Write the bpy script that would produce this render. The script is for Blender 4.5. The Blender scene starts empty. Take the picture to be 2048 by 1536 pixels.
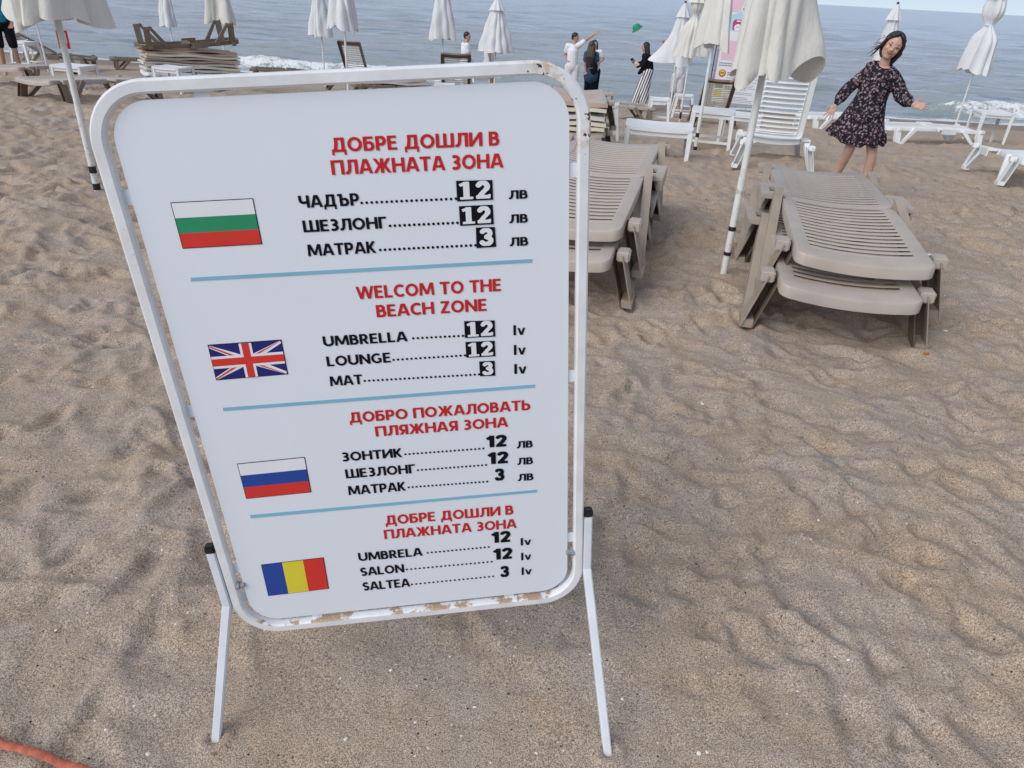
import bpy, bmesh, math, random
import numpy as np
from mathutils import Vector, Matrix, Euler

S = bpy.context.scene
rnd = random.Random(7)
R = math.radians

# ------------------------------------------------------------------ camera
CAM_H, FOC = 1.5, 1420.0 / 2048.0
PITCH, ROLL = math.atan(793 / 1420), R(3.2)
cd = bpy.data.cameras.new('camera'); cam = bpy.data.objects.new('camera', cd)
S.collection.objects.link(cam); S.camera = cam
cd.sensor_width = 36; cd.lens = FOC * 36; cd.clip_start = .05; cd.clip_end = 20000
fw = Vector((0, math.cos(PITCH), -math.sin(PITCH))); r0 = Vector((1, 0, 0)); u0 = r0.cross(fw)
rt = math.cos(ROLL) * r0 + math.sin(ROLL) * u0; up = -math.sin(ROLL) * r0 + math.cos(ROLL) * u0
cam.matrix_world = Matrix(((rt.x, up.x, -fw.x, 0), (rt.y, up.y, -fw.y, 0), (rt.z, up.z, -fw.z, CAM_H), (0, 0, 0, 1)))

# ------------------------------------------------------------------ light
SUN_EL, SUN_AZ = 38.0, 228.0          # low soft sun behind the camera, azimuth from +Y clockwise
w = bpy.data.worlds.new('World'); S.world = w; w.use_nodes = True
wn = w.node_tree; wn.nodes.clear()
sky = wn.nodes.new('ShaderNodeTexSky'); sky.sky_type = 'NISHITA'; sky.sun_disc = False
sky.sun_elevation = R(SUN_EL); sky.sun_rotation = R(SUN_AZ)
sky.air_density = .5; sky.dust_density = 0.0; sky.ozone_density = 5.0
bg = wn.nodes.new('ShaderNodeBackground'); bg.inputs[1].default_value = .10
wo = wn.nodes.new('ShaderNodeOutputWorld')
veil = wn.nodes.new('ShaderNodeMix'); veil.data_type = 'RGBA'; veil.inputs[0].default_value = .76      # thin even evening cloud over the blue
veil.inputs[7].default_value = (2.85, 3.15, 3.7, 1); wn.links.new(sky.outputs[0], veil.inputs[6]); wn.links.new(veil.outputs[2], bg.inputs[0]); wn.links.new(bg.outputs[0], wo.inputs[0])
sl = bpy.data.lights.new('sun', 'SUN'); sun = bpy.data.objects.new('sun', sl); S.collection.objects.link(sun)
sl.energy = 1.5; sl.angle = R(48); sl.color = (1, .96, .92)
sd = Vector((math.sin(R(SUN_AZ)) * math.cos(R(SUN_EL)), math.cos(R(SUN_AZ)) * math.cos(R(SUN_EL)), math.sin(R(SUN_EL))))
sun.rotation_euler = sd.to_track_quat('Z', 'Y').to_euler()
S.view_settings.view_transform = 'Standard'; S.view_settings.look = 'None'
S.view_settings.exposure = .74; S.view_settings.gamma = 1; S.view_settings.use_curve_mapping = False

# ------------------------------------------------------------------ tagging helpers
def tag(o, label=None, cat=None, group=None, kind=None):
    if label: o['label'] = label
    if cat: o['category'] = cat
    if group: o['group'] = group
    if kind: o['kind'] = kind
    return o
def empty(name, loc=(0, 0, 0), rot=(0, 0, 0)):
    o = bpy.data.objects.new(name, None); S.collection.objects.link(o)
    o.location = loc; o.rotation_euler = rot; o.empty_display_size = .1
    return o
def link(name, me, m=None, parent=None, loc=None, rot=None, smooth=None):
    o = bpy.data.objects.new(name, me); S.collection.objects.link(o)
    if m is not None and len(me.materials) == 0: me.materials.append(m)
    if parent: o.parent = parent
    if loc is not None: o.location = loc
    if rot is not None: o.rotation_euler = rot
    if smooth is not None: shade(me, smooth)
    return o
def shade(me, smooth=True):
    me.polygons.foreach_set('use_smooth', [bool(smooth)] * len(me.polygons))
def pymesh(name, v, f, m=None, parent=None, smooth=False, **k):
    me = bpy.data.meshes.new(name); me.from_pydata([tuple(p) for p in v], [], [tuple(q) for q in f]); me.update()
    if smooth: shade(me); me.set_sharp_from_angle(angle=R(58))
    return link(name, me, m, parent, **k)
class MB:
    """collects shapes in one bmesh"""
    def __init__(s): s.b = bmesh.new()
    def box(s, c, d, rot=None, taper=1.0):
        vs = []
        for sx, sy, sz in ((-1,-1,-1),(1,-1,-1),(1,1,-1),(-1,1,-1),(-1,-1,1),(1,-1,1),(1,1,1),(-1,1,1)):
            t = taper if sz < 0 else 1
            p = Vector((sx*d[0]/2*t, sy*d[1]/2*t, sz*d[2]/2))
            if rot: p = rot @ p
            vs.append(s.b.verts.new(p + Vector(c)))
        for f in ((3,2,1,0),(4,5,6,7),(0,1,5,4),(1,2,6,5),(2,3,7,6),(3,0,4,7)): s.b.faces.new([vs[i] for i in f])
        return s
    def beam(s, p0, p1, wx, wy, xdir=(1, 0, 0), w1=None):
        """rectangular bar from p0 to p1; wx measured along xdir"""
        p0, p1 = Vector(p0), Vector(p1); z = (p1 - p0).normalized(); x = Vector(xdir); x = (x - z * x.dot(z)).normalized(); y = z.cross(x)
        w1 = w1 or (wx, wy); vs = []
        for p, (a, b_) in ((p0, (wx, wy)), (p1, w1)):
            for sx, sy in ((-1,-1),(1,-1),(1,1),(-1,1)): vs.append(s.b.verts.new(p + x*sx*a/2 + y*sy*b_/2))
        for f in ((3,2,1,0),(4,5,6,7),(0,1,5,4),(1,2,6,5),(2,3,7,6),(3,0,4,7)): s.b.faces.new([vs[i] for i in f])
        return s
    def tube(s, pts, r, n=10, caps=True):
        """round tube through pts, r a number or a list"""
        pts = [Vector(p) for p in pts]; rr = r if isinstance(r, (list, tuple)) else [r]*len(pts); rings = []
        up_ = Vector((0, 0, 1)) if abs((pts[-1]-pts[0]).normalized().z) < .9 else Vector((1, 0, 0))
        for i, p in enumerate(pts):
            t = (pts[min(i+1, len(pts)-1)] - pts[max(i-1, 0)]).normalized()
            x = t.cross(up_).normalized(); y = t.cross(x)
            rings.append([s.b.verts.new(p + (x*math.cos(2*math.pi*k/n) + y*math.sin(2*math.pi*k/n))*rr[i]) for k in range(n)])
        for a, c in zip(rings, rings[1:]):
            for k in range(n): s.b.faces.new((a[k], a[(k+1)%n], c[(k+1)%n], c[k]))
        if caps: s.b.faces.new(rings[0][::-1]); s.b.faces.new(rings[-1])
        return s
    def ell(s, c, r, rot=None, u=14, v=9):
        m = Matrix.Translation(c) @ (rot.to_4x4() if rot else Matrix.Identity(4)) @ Matrix.Diagonal((r[0], r[1], r[2], 1))
        bmesh.ops.create_uvsphere(s.b, u_segments=u, v_segments=v, radius=1, matrix=m); return s
    def cap(s, a, b_, ra, rb):
        """tapered capsule"""
        a, b_ = Vector(a), Vector(b_); s.tube([a, b_], [ra, rb], 14); s.ell(a, (ra,)*3); s.ell(b_, (rb,)*3); return s
    def poly(s, pts):
        s.b.faces.new([s.b.verts.new(p) for p in pts]); return s
    def bevel(s, w, seg=2):
        bmesh.ops.bevel(s.b, geom=s.b.edges[:], offset=w, segments=seg, affect='EDGES', clamp_overlap=True); return s
    def mesh(s, name, smooth=False):
        bmesh.ops.recalc_face_normals(s.b, faces=s.b.faces[:])
        me = bpy.data.meshes.new(name); s.b.to_mesh(me); s.b.free()
        if smooth: shade(me); me.set_sharp_from_angle(angle=R(50))
        return me
    def build(s, name, m, parent=None, smooth=False, **k): return link(name, s.mesh(name, smooth), m, parent, **k)
def kids(o): return [c for c in bpy.data.objects if c.parent == o]
def copy_tree(o, parent=None):
    c = o.copy(); S.collection.objects.link(c)
    if parent: c.parent = parent
    for ch in kids(o): copy_tree(ch, c)
    return c
def voxel(me, size, smooth_iter=4):
    """fuse overlapping shapes into one continuous surface"""
    o = bpy.data.objects.new('tmp', me); S.collection.objects.link(o)
    r = o.modifiers.new('r', 'REMESH'); r.mode = 'VOXEL'; r.voxel_size = size
    s = o.modifiers.new('s', 'SMOOTH'); s.iterations = smooth_iter; s.factor = .5
    dg = bpy.context.evaluated_depsgraph_get(); out = bpy.data.meshes.new_from_object(o.evaluated_get(dg))
    out.name = me.name; bpy.data.objects.remove(o); bpy.data.meshes.remove(me); shade(out); out.materials.clear(); return out

# ------------------------------------------------------------------ numpy noise
def _h(ix, iy, s):
    n = (ix.astype(np.int64) * 374761393 + iy.astype(np.int64) * 668265263 + s * 1442695041) & 0xffffffff
    n = ((n ^ (n >> 13)) * 1274126177) & 0xffffffff
    return ((n ^ (n >> 16)) & 0xffff) / 65535.0
def noise(x, y, s=0):
    ix, iy = np.floor(x), np.floor(y); fx, fy = x - ix, y - iy; ix = ix.astype(np.int64); iy = iy.astype(np.int64)
    def g(a, b_, dx, dy):
        t = _h(a, b_, s) * 2 * np.pi; return np.cos(t) * dx + np.sin(t) * dy
    u = fx*fx*fx*(fx*(fx*6-15)+10); v = fy*fy*fy*(fy*(fy*6-15)+10)
    a = g(ix, iy, fx, fy)*(1-u) + g(ix+1, iy, fx-1, fy)*u
    b_ = g(ix, iy+1, fx, fy-1)*(1-u) + g(ix+1, iy+1, fx-1, fy-1)*u
    return (a*(1-v) + b_*v) * 1.5
def sm(a, b_, t):
    t = np.clip((t-a)/(b_-a), 0, 1); return t*t*(3-2*t)
def waterline(x): return 23.3 + 0.22*np.maximum(0, 2-x)
def terr(x, y):
    s = y - (waterline(x) - 23.3); return -0.30*sm(3.5, 11, s) - np.maximum(0, s-9)*0.0805
def T(x, y): return float(terr(x, y))

# ------------------------------------------------------------------ materials
class NT:
    def __init__(s, name):
        s.m = bpy.data.materials.new(name); s.m.use_nodes = True; s.t = s.m.node_tree; s.n = s.t.nodes
        s.p = s.n['Principled BSDF']; s.out = s.n['Material Output']
        s.tc = None
    def add(s, typ, ins=None, **k):
        n = s.n.new(typ)
        for a, v in k.items(): setattr(n, a, v)
        for i, v in (ins or {}).items():
            if hasattr(v, 'is_output') or isinstance(v, bpy.types.NodeSocket): s.t.links.new(v, n.inputs[i])
            else: n.inputs[i].default_value = v
        return n
    def obj(s, scale=(1, 1, 1), which='Object'):
        if not s.tc: s.tc = s.add('ShaderNodeTexCoord')
        return s.add('ShaderNodeMapping', {'Vector': s.tc.outputs[which], 'Scale': scale}).outputs[0]
    def noise(s, sc, det=3, rough=.55, vec=None):
        return s.add('ShaderNodeTexNoise', {'Vector': vec if vec is not None else s.obj(), 'Scale': sc, 'Detail': det, 'Roughness': rough}).outputs[0]
    def vor(s, sc, vec=None, out='Distance', rnd_=1.0):
        return s.add('ShaderNodeTexVoronoi', {'Vector': vec if vec is not None else s.obj(), 'Scale': sc, 'Randomness': rnd_}).outputs[out]
    def ramp(s, fac, a, b_):
        if a > b_: return s.math('SUBTRACT', 1.0, s.ramp(fac, b_, a))
        return s.add('ShaderNodeMapRange', {'Value': fac, 'From Min': a, 'From Max': b_}, interpolation_type='SMOOTHSTEP').outputs[0]
    def mix(s, fac, a, b_, bt='MIX'):
        n = s.n.new('ShaderNodeMix'); n.data_type = 'RGBA'; n.blend_type = bt
        for i, v in ((0, fac), (6, a), (7, b_)):
            if isinstance(v, bpy.types.NodeSocket): s.t.links.new(v, n.inputs[i])
            else: n.inputs[i].default_value = (*v, 1) if isinstance(v, tuple) and len(v) == 3 else v
        return n.outputs[2]
    def math(s, op, a, b_=0.0, clamp=False):
        return s.add('ShaderNodeMath', {0: a, 1: b_}, operation=op, use_clamp=clamp).outputs[0]
    def set(s, name, v):
        if isinstance(v, bpy.types.NodeSocket): s.t.links.new(v, s.p.inputs[name])
        else: s.p.inputs[name].default_value = (*v, 1) if isinstance(v, tuple) and len(v) == 3 and s.p.inputs[name].type == 'RGBA' else v
        return s
    def bump(s, h, strength=.3, dist=.01, prev=None):
        ins = {'Height': h, 'Strength': strength, 'Distance': dist}
        if prev is not None: ins['Normal'] = prev
        n = s.add('ShaderNodeBump', ins).outputs[0]; s.set('Normal', n); return n
def simple(name, col, rough=.5, var=.12, sc=9, bump=0, bsc=60, spec=.4, dirt=None, dirtsc=4, dirtlo=.58, dirthi=.75):
    n = NT(name); c2 = tuple(max(0, c*(1-var)) for c in col); c1 = tuple(min(1, c*(1+var*.5)) for c in col)
    c = n.mix(n.ramp(n.noise(sc, 4), .35, .65), c2, c1)
    if dirt: c = n.mix(n.math('MULTIPLY', n.ramp(n.noise(dirtsc, 6, .7), dirtlo, dirthi), .8), c, dirt)
    n.set('Base Color', c).set('Roughness', rough).set('Specular IOR Level', spec)
    if bump: n.bump(n.noise(bsc, 3), bump, .004)
    return n.m
M = {}
M['panel'] = simple('sign_panel_white', (.74, .785, .835), .38, .008, 4, spec=.45, dirt=(.45, .42, .38), dirtsc=110, dirtlo=.74, dirthi=.78)
M['red'] = simple('print_red', (.56, .02, .022), .5, .05, spec=.2)
M['black'] = simple('print_black', (.006, .006, .010), .5, .05, spec=.12)
M['blueline'] = simple('print_light_blue', (.22, .47, .62), .45, .04)
M['pwhite'] = simple('print_white', (.78, .79, .82), .42, .02)
M['pgreen'] = simple('print_green', (.02, .26, .12), .45, .04)
M['pred'] = simple('print_flag_red', (.65, .035, .025), .45, .04)
M['pnavy'] = simple('print_navy', (.012, .015, .16), .45, .04)
M['pblue'] = simple('print_flag_blue', (.015, .06, .32), .45, .04, dirt=(.3, .32, .4), dirtsc=60, dirtlo=.63, dirthi=.72)
M['pyellow'] = simple('print_yellow', (.72, .62, .04), .45, .04)
M['bolt'] = simple('bolt_steel', (.25, .27, .28), .4, .2, 40)
M['capblack'] = simple('black_plastic_cap', (.015, .015, .016), .4, .1)
M['band'] = simple('black_tape', (.02, .018, .018), .5, .2)
M['steel'] = simple('zinc', (.35, .36, .36), .4, .2)
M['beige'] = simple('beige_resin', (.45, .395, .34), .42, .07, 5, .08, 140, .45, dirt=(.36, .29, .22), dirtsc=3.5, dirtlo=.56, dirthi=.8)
M['beige_under'] = simple('beige_resin_shaded', (.37, .31, .25), .5, .1, 5, .08, 140, .35, dirt=(.28, .21, .15), dirtsc=3, dirtlo=.5, dirthi=.75)  # beige darkened to paint in the shade under the decks; blotches are dirt
M['inner'] = simple('resin_inner_brown', (.15, .115, .085), .6, .2, 8, .1, 80, .25)  # dark brown for the inner plate and web of the leg channels
M['brown'] = simple('brown_resin', (.19, .145, .105), .5, .12, 5, .08, 100, .35)
M['white_resin'] = simple('white_resin', (.78, .80, .80), .38, .05, 5, .05, 120, .45, dirt=(.6, .56, .48), dirtsc=5, dirtlo=.6, dirthi=.85)
M['grey_resin'] = simple('grey_white_resin', (.55, .58, .60), .45, .05, 5)
M['mat_a'] = simple('mat_cream', (.70, .64, .51), .8, .06, 8)
M['mat_b'] = simple('mat_grey', (.63, .61, .56), .8, .06, 8)
M['mat_c'] = simple('mat_tan', (.50, .38, .30), .8, .08, 8)
def fabric(name, col, stain):
    n = NT(name); c = n.mix(n.ramp(n.noise(3, 4), .3, .7), tuple(x*.93 for x in col), col)
    c = n.mix(n.math('MULTIPLY', n.ramp(n.noise(7, 6, .7), .60, .78), .5), c, stain)
    n.set('Base Color', c).set('Roughness', .85).set('Specular IOR Level', .15)
    b1 = n.bump(n.noise(6, 5, .6, n.obj((1, 1, .35))), .55, .05)
    v = n.obj((380, 380, 380)); wv = n.add('ShaderNodeTexWave', {'Vector': v, 'Scale': 1.0, 'Distortion': 1.0}).outputs[1]
    n.bump(wv, .12, .002, b1)
    tr = n.add('ShaderNodeBsdfTranslucent', {'Color': (*[min(1, x*.95) for x in col], 1)})
    mx = n.add('ShaderNodeMixShader', {0: .22, 1: n.p.outputs[0], 2: tr.outputs[0]})
    n.t.links.new(mx.outputs[0], n.out.inputs[0]); return n.m
M['canvas'] = fabric('cream_canvas', (.85, .835, .775), (.52, .47, .38))
M['canvas_w'] = fabric('white_canvas', (.85, .865, .88), (.62, .61, .58))
def paint():
    n = NT('white_enamel_rusty'); c = n.mix(n.ramp(n.noise(12, 4), .3, .7), (.70, .71, .72), (.80, .81, .83))
    sep = n.add('ShaderNodeSeparateXYZ', {0: n.obj()}); x, z = sep.outputs[0], sep.outputs[2]
    # rust gathers on the upper right bend and as chips elsewhere
    zone = n.math('MULTIPLY', n.ramp(x, .55, .70), n.ramp(z, .88, .99))
    chip = n.noise(95, 2, .5); big = n.noise(26, 5, .7)
    thr = n.math('SUBTRACT', .70, n.math('MULTIPLY', zone, .11))
    rust = n.ramp(n.math('SUBTRACT', n.math('ADD', n.math('MULTIPLY', chip, .45), n.math('MULTIPLY', big, .6)), thr), .0, .02)
    stain = n.math('MULTIPLY', n.ramp(n.noise(18, 5, .7), .50, .70), n.math('ADD', n.math('MULTIPLY', zone, 1.0), .08))
    c = n.mix(stain, c, (.50, .34, .16)); c = n.mix(rust, c, (.09, .035, .016))
    nz = n.add('ShaderNodeSeparateXYZ', {0: n.tc.outputs['Normal']}).outputs[2]       # sand film caught on top of the lowest bar
    film = n.math('MULTIPLY', n.math('MULTIPLY', n.ramp(nz, .3, .6), n.ramp(z, .015, .0)), n.ramp(n.math('ADD', n.math('MULTIPLY', n.noise(9, 3, .6), .7), n.math('MULTIPLY', n.noise(70, 5, .7), .4)), .55, .60))
    fing = n.mix(n.ramp(n.noise(500, 2), .4, .6), (.33, .22, .14), (.50, .37, .25)); c = n.mix(film, c, fing)
    n.set('Base Color', c).set('Roughness', n.add('ShaderNodeMapRange', {'Value': rust, 'To Min': .32, 'To Max': .9}).outputs[0])
    n.bump(n.noise(90, 3), .12, .003); return n.m
M['paint'] = paint()
M['paint_leg'] = simple('white_enamel_leg', (.72, .76, .80), .35, .05, 14, .08, 90, .5, dirt=(.42, .32, .2), dirtsc=16, dirtlo=.68, dirthi=.72)
def polep():
    n = NT('white_pole_paint'); c = n.mix(n.ramp(n.noise(10, 4), .3, .7), (.68, .69, .66), (.78, .79, .77))
    sep = n.add('ShaderNodeSeparateXYZ', {0: n.obj()})
    low = n.ramp(sep.outputs[2], .95, .2)
    r_ = n.math('MULTIPLY', n.ramp(n.noise(16, 6, .75), .54, .66), low)
    c = n.mix(r_, c, (.36, .2, .09)); n.set('Base Color', c).set('Roughness', .4); return n.m
M['pole'] = polep()
def skin(name, col):
    n = NT(name); c = n.mix(n.ramp(n.noise(14, 3), .3, .7), tuple(x*.93 for x in col), tuple(min(1, x*1.04) for x in col))
    n.set('Base Color', c).set('Roughness', .5).set('Subsurface Weight', .08).set('Subsurface Radius', (.02, .008, .004)); return n.m
M['skin'] = skin('skin', (.46, .26, .18)); M['skin_pale'] = skin('skin_pale', (.55, .34, .26))
M['lip'] = simple('lip', (.42, .13, .11), .4, .05); M['mouth'] = simple('mouth_inside', (.10, .02, .02), .6, .1)
M['tooth'] = simple('tooth', (.7, .66, .6), .3, .02)
M['eye'] = simple('eye_brown', (.02, .01, .007), .15, .1); M['sclera'] = simple('eye_white', (.45, .40, .37), .3, .02)
M['brow'] = simple('eyebrow', (.06, .035, .025), .8, .1)
def hair(name, a, b_):
    n = NT(name); v = n.obj((60, 60, 6)); c = n.mix(n.ramp(n.noise(1.5, 4, .6, v), .35, .65), a, b_)
    n.set('Base Color', c).set('Roughness', .42); n.bump(n.noise(2, 4, .6, v), .6, .01); return n.m
M['hair_dark'] = hair('dark_hair', (.008, .006, .006), (.028, .02, .018))
M['hair_brown'] = hair('brown_hair', (.025, .014, .010), (.07, .04, .028))
M['tee'] = simple('white_cotton', (.76, .76, .80), .85, .06, 10, .3, 25, .1)
M['tee_b'] = simple('black_knit', (.010, .009, .012), .8, .3, 14, .3, 40, .1)
M['denim'] = simple('denim', (.05, .10, .17), .85, .25, 14, .3, 60, .1)
M['navy'] = simple('dark_cloth', (.012, .013, .022), .85, .3, 12, .2, 60, .1)
M['teal'] = simple('teal_cloth', (.02, .28, .32), .8, .15, 10, .2, 60, .1)
M['trs'] = simple('light_trousers', (.66, .66, .70), .85, .08, 10, .3, 25, .1)
M['green'] = simple('green_felt', (.02, .27, .10), .7, .12, 18)
def stripes():
    n = NT('striped_cloth'); sep = n.add('ShaderNodeSeparateXYZ', {0: n.obj((1, 1, 1))})
    # stripes run down the leg: angle round each leg, from the leg's own x
    v = n.math('MULTIPLY', n.math('ADD', sep.outputs[0], n.math('MULTIPLY', sep.outputs[2], -.27)), 15.5)
    f = n.math('FRACT', v); c = n.mix(n.ramp(f, .50, .58), (.72, .70, .72), (.015, .014, .02))
    c = n.mix(n.ramp(f, .94, 1.0), c, (.72, .70, .72))
    n.set('Base Color', c).set('Roughness', .85); return n.m
M['stripes'] = stripes()
def floral():
    n = NT('floral_cloth')
    warp = n.add('ShaderNodeTexNoise', {'Vector': n.obj(), 'Scale': 30.0, 'Detail': 2.0}).outputs[1]
    vec = n.add('ShaderNodeMixRGB', {0: .045, 1: n.obj(), 2: warp}).outputs[0]
    d = n.vor(42, vec); d2 = n.vor(30, vec); k = n.vor(42, vec, 'Color')
    m1 = n.math('MULTIPLY', n.ramp(d, .50, .30), n.ramp(n.noise(55, 3), .36, .50))
    c = n.mix(n.ramp(d2, .36, .12), (.016, .012, .018), (.065, .03, .048))
    sp = n.add('ShaderNodeSeparateColor', {0: k}); petal = n.mix(sp.outputs[0], (.36, .32, .35), (.22, .12, .14))
    c = n.mix(m1, c, petal); n.set('Base Color', c).set('Roughness', .8).set('Specular IOR Level', .2)
    n.bump(n.noise(9, 4), .7, .03); return n.m
M['floral'] = floral()
M['rope'] = simple('orange_webbing', (.52, .15, .10), .75, .2, 60, .5, 300, .2)
M['litter'] = simple('orange_litter', (.5, .15, .04), .6, .2)
M['shell'] = simple('shell_white', (.75, .73, .68), .5, .15, 60)
M['pebble'] = simple('dark_pebble', (.035, .03, .028), .6, .4, 60)
M['plasticbag'] = simple('clear_bag', (.7, .72, .74), .25, .1, 20, .6, 30)
M['ppink'] = simple('print_pink', (.78, .52, .62), .5, .04); M['psky'] = simple('print_sky_blue', (.42, .66, .78), .5, .04)
M['pmag'] = simple('print_magenta', (.50, .05, .16), .5, .04); M['pplum'] = simple('print_plum', (.30, .11, .22), .5, .04)
M['pgrey'] = simple('print_grey', (.22, .22, .25), .5, .04)
# ================================================================== SETTING
def fan_mesh(name, ys, half, ncol, zf, attr=None, blow=90., lo=.965):
    u = np.linspace(-1, 1, ncol)
    U, Y = np.meshgrid(u, ys); Hf = half(Y)
    X = np.where(np.abs(U) < lo, Hf*U/lo, np.sign(U)*(Hf + (np.abs(U)-lo)/(1-lo)*np.maximum(blow, Hf*.9)))
    Z = zf(X, Y); n, m = Y.shape
    co = np.stack([X, Y, Z], -1).reshape(-1, 3).astype(np.float32)
    i = np.arange((n-1)*(m-1)); r_, c = i // (m-1), i % (m-1); a = r_*m + c
    q = np.stack([a, a+1, a+m+1, a+m], -1).astype(np.int32).reshape(-1)
    me = bpy.data.meshes.new(name); me.vertices.add(n*m); me.vertices.foreach_set('co', co.reshape(-1))
    me.loops.add(len(q)); me.loops.foreach_set('vertex_index', q)
    me.polygons.add(len(i)); me.polygons.foreach_set('loop_start', np.arange(0, len(q), 4, dtype=np.int32))
    me.update(calc_edges=True); shade(me)
    if attr:
        at = me.attributes.new(attr[0], 'FLOAT', 'POINT'); at.data.foreach_set('value', attr[1](X, Y).astype(np.float32).reshape(-1))
    return me
# ---- trampled sand: dents stamped on a 1 cm raster, plus noise
def sand_raster():
    rs = np.random.RandomState(3); cell = .0125
    x0, x1, y0, y1 = -13, 13, .2, 17; nx, ny = int((x1-x0)/cell), int((y1-y0)/cell)
    Hm = np.zeros((ny, nx), np.float32)
    def stamp(cx, cy, a, b_, ang, dep, rim):
        rad = max(a, b_)*2.6; i0, i1 = int((cx-rad-x0)/cell), int((cx+rad-x0)/cell); j0, j1 = int((cy-rad-y0)/cell), int((cy+rad-y0)/cell)
        if i0 < 0 or j0 < 0 or i1 >= nx or j1 >= ny: return
        X = (np.arange(i0, i1)*cell + x0 - cx)[None, :]; Y = (np.arange(j0, j1)*cell + y0 - cy)[:, None]
        c, s = math.cos(ang), math.sin(ang); p = (X*c + Y*s)/a; q_ = (-X*s + Y*c)/b_
        d = np.sqrt(p*p + q_*q_); d = d*(1 + .18*np.sin(3*np.arctan2(q_, p) + cx*9))
        Hm[j0:j1, i0:i1] += (-dep*np.exp(-(d/.8)**3) + rim*np.exp(-((d-1.3)/.38)**2)*(1+.7*np.sin(np.arctan2(q_, p)+cy*7))).astype(np.float32)
    for k in range(6000):
        y = y0 + (y1-y0)*rs.rand()**1.25; x = rs.uniform(-1, 1)*(1.0*y + 2.4)
        near = math.exp(-((x+.1)/.9)**2 - ((y-1.0)/.55)**2)
        if rs.rand() < near*.93: continue
        foot = rs.rand() < .45
        a = rs.uniform(.08, .13) if foot else rs.uniform(.03, .085); b_ = a*rs.uniform(.38, .55) if foot else a*rs.uniform(.6, 1)
        stamp(x, y, a, b_, rs.uniform(0, math.pi), rs.uniform(.006, .024), rs.uniform(.002, .008))
    # trampled cells: each step leaves a shallow bowl, bowls meet in soft crests
    X, Y = np.meshgrid(np.arange(nx)*cell + x0, np.arange(ny)*cell + y0)
    for cs, dep, st, s_ in ((.27, .033, 1.35, 71), (.14, .011, 1.1, 72)):
        th = .40; u = (X*math.cos(th) - Y*math.sin(th))/(cs*st); v = (X*math.sin(th) + Y*math.cos(th))/cs
        wu = u + .45*noise(X*3.3, Y*3.3, s_) + .8*noise(X*.8, Y*.8, s_+3); wv = v + .45*noise(X*3.3+9, Y*3.3, s_+1) + .8*noise(X*.8+4, Y*.8, s_+4)
        iu, iv = np.floor(wu), np.floor(wv); best = np.full(X.shape, 9.); sec = np.full(X.shape, 9.)
        for a in (-1, 0, 1):
            for b in (-1, 0, 1):
                ju, jv = (iu+a).astype(np.int64), (iv+b).astype(np.int64); d = (ju + _h(ju, jv, s_+7) - wu)**2 + (jv + _h(ju, jv, s_+8) - wv)**2
                sec = np.minimum(sec, np.maximum(best, d)); best = np.minimum(best, d)
        e = np.sqrt(sec) - np.sqrt(best); amp = .35 + .65*sm(-.25, .3, noise(X*.7, Y*.7, s_+9))
        Hm += (amp*dep*(np.exp(-(e/.44)**2)*.8 - .35 + .25*np.sqrt(best))).astype(np.float32)
    return Hm, cell, x0, y0
HM, HC, HX, HY = sand_raster()
def ramp_h(x, y):
    j = np.clip((y-HY)/HC, 0, HM.shape[0]-1.01); i = np.clip((x-HX)/HC, 0, HM.shape[1]-1.01)
    j0, i0 = j.astype(int), i.astype(int); fj, fi = j-j0, i-i0
    return HM[j0, i0]*(1-fi)*(1-fj) + HM[j0, i0+1]*fi*(1-fj) + HM[j0+1, i0]*(1-fi)*fj + HM[j0+1, i0+1]*fi*fj
def sand_relief(x, y):
    wx = x + .10*noise(x*2.2, y*2.2, 11); wy = y + .10*noise(x*2.2, y*2.2, 12)
    th = .42; a = wx*math.cos(th) - wy*math.sin(th); b_ = wx*math.sin(th) + wy*math.cos(th)
    rid = 1 - np.sqrt(noise(a*2.1, b_*5.6, 21)**2 + .012)*2.4; rid2 = 1 - np.sqrt(noise(a*4.5+7, b_*10.5, 22)**2 + .01)*2.2
    right = sm(-.9, .6, x)
    h = .030*noise(x*1.1, y*1.1, 1) + .014*noise(x*2.9, y*3.1, 2) + .005*noise(x*7, y*8, 3) + .0016*noise(x*26, y*26, 4)
    h = h + (.001+.002*right)*np.clip(rid, -.5, 1) + .0012*np.clip(rid2, -.5, 1)
    mound = .02*noise(x*.45, y*.5, 6)
    flat = 1 - .86*np.exp(-((x+.1)/1.05)**2 - ((y-.95)/.42)**2)
    fade = 1 - .75*sm(19.5, 22.2, y - (waterline(x) - 23.3))
    inside = sm(-13, -12, x)*sm(13, 12, x)*sm(17, 16, y)*sm(.25, .5, y)
    return (h + mound + ramp_h(x, y)*inside - .012)*flat*fade*(1 + .9*sm(2.2, 6.5, y))
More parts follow.
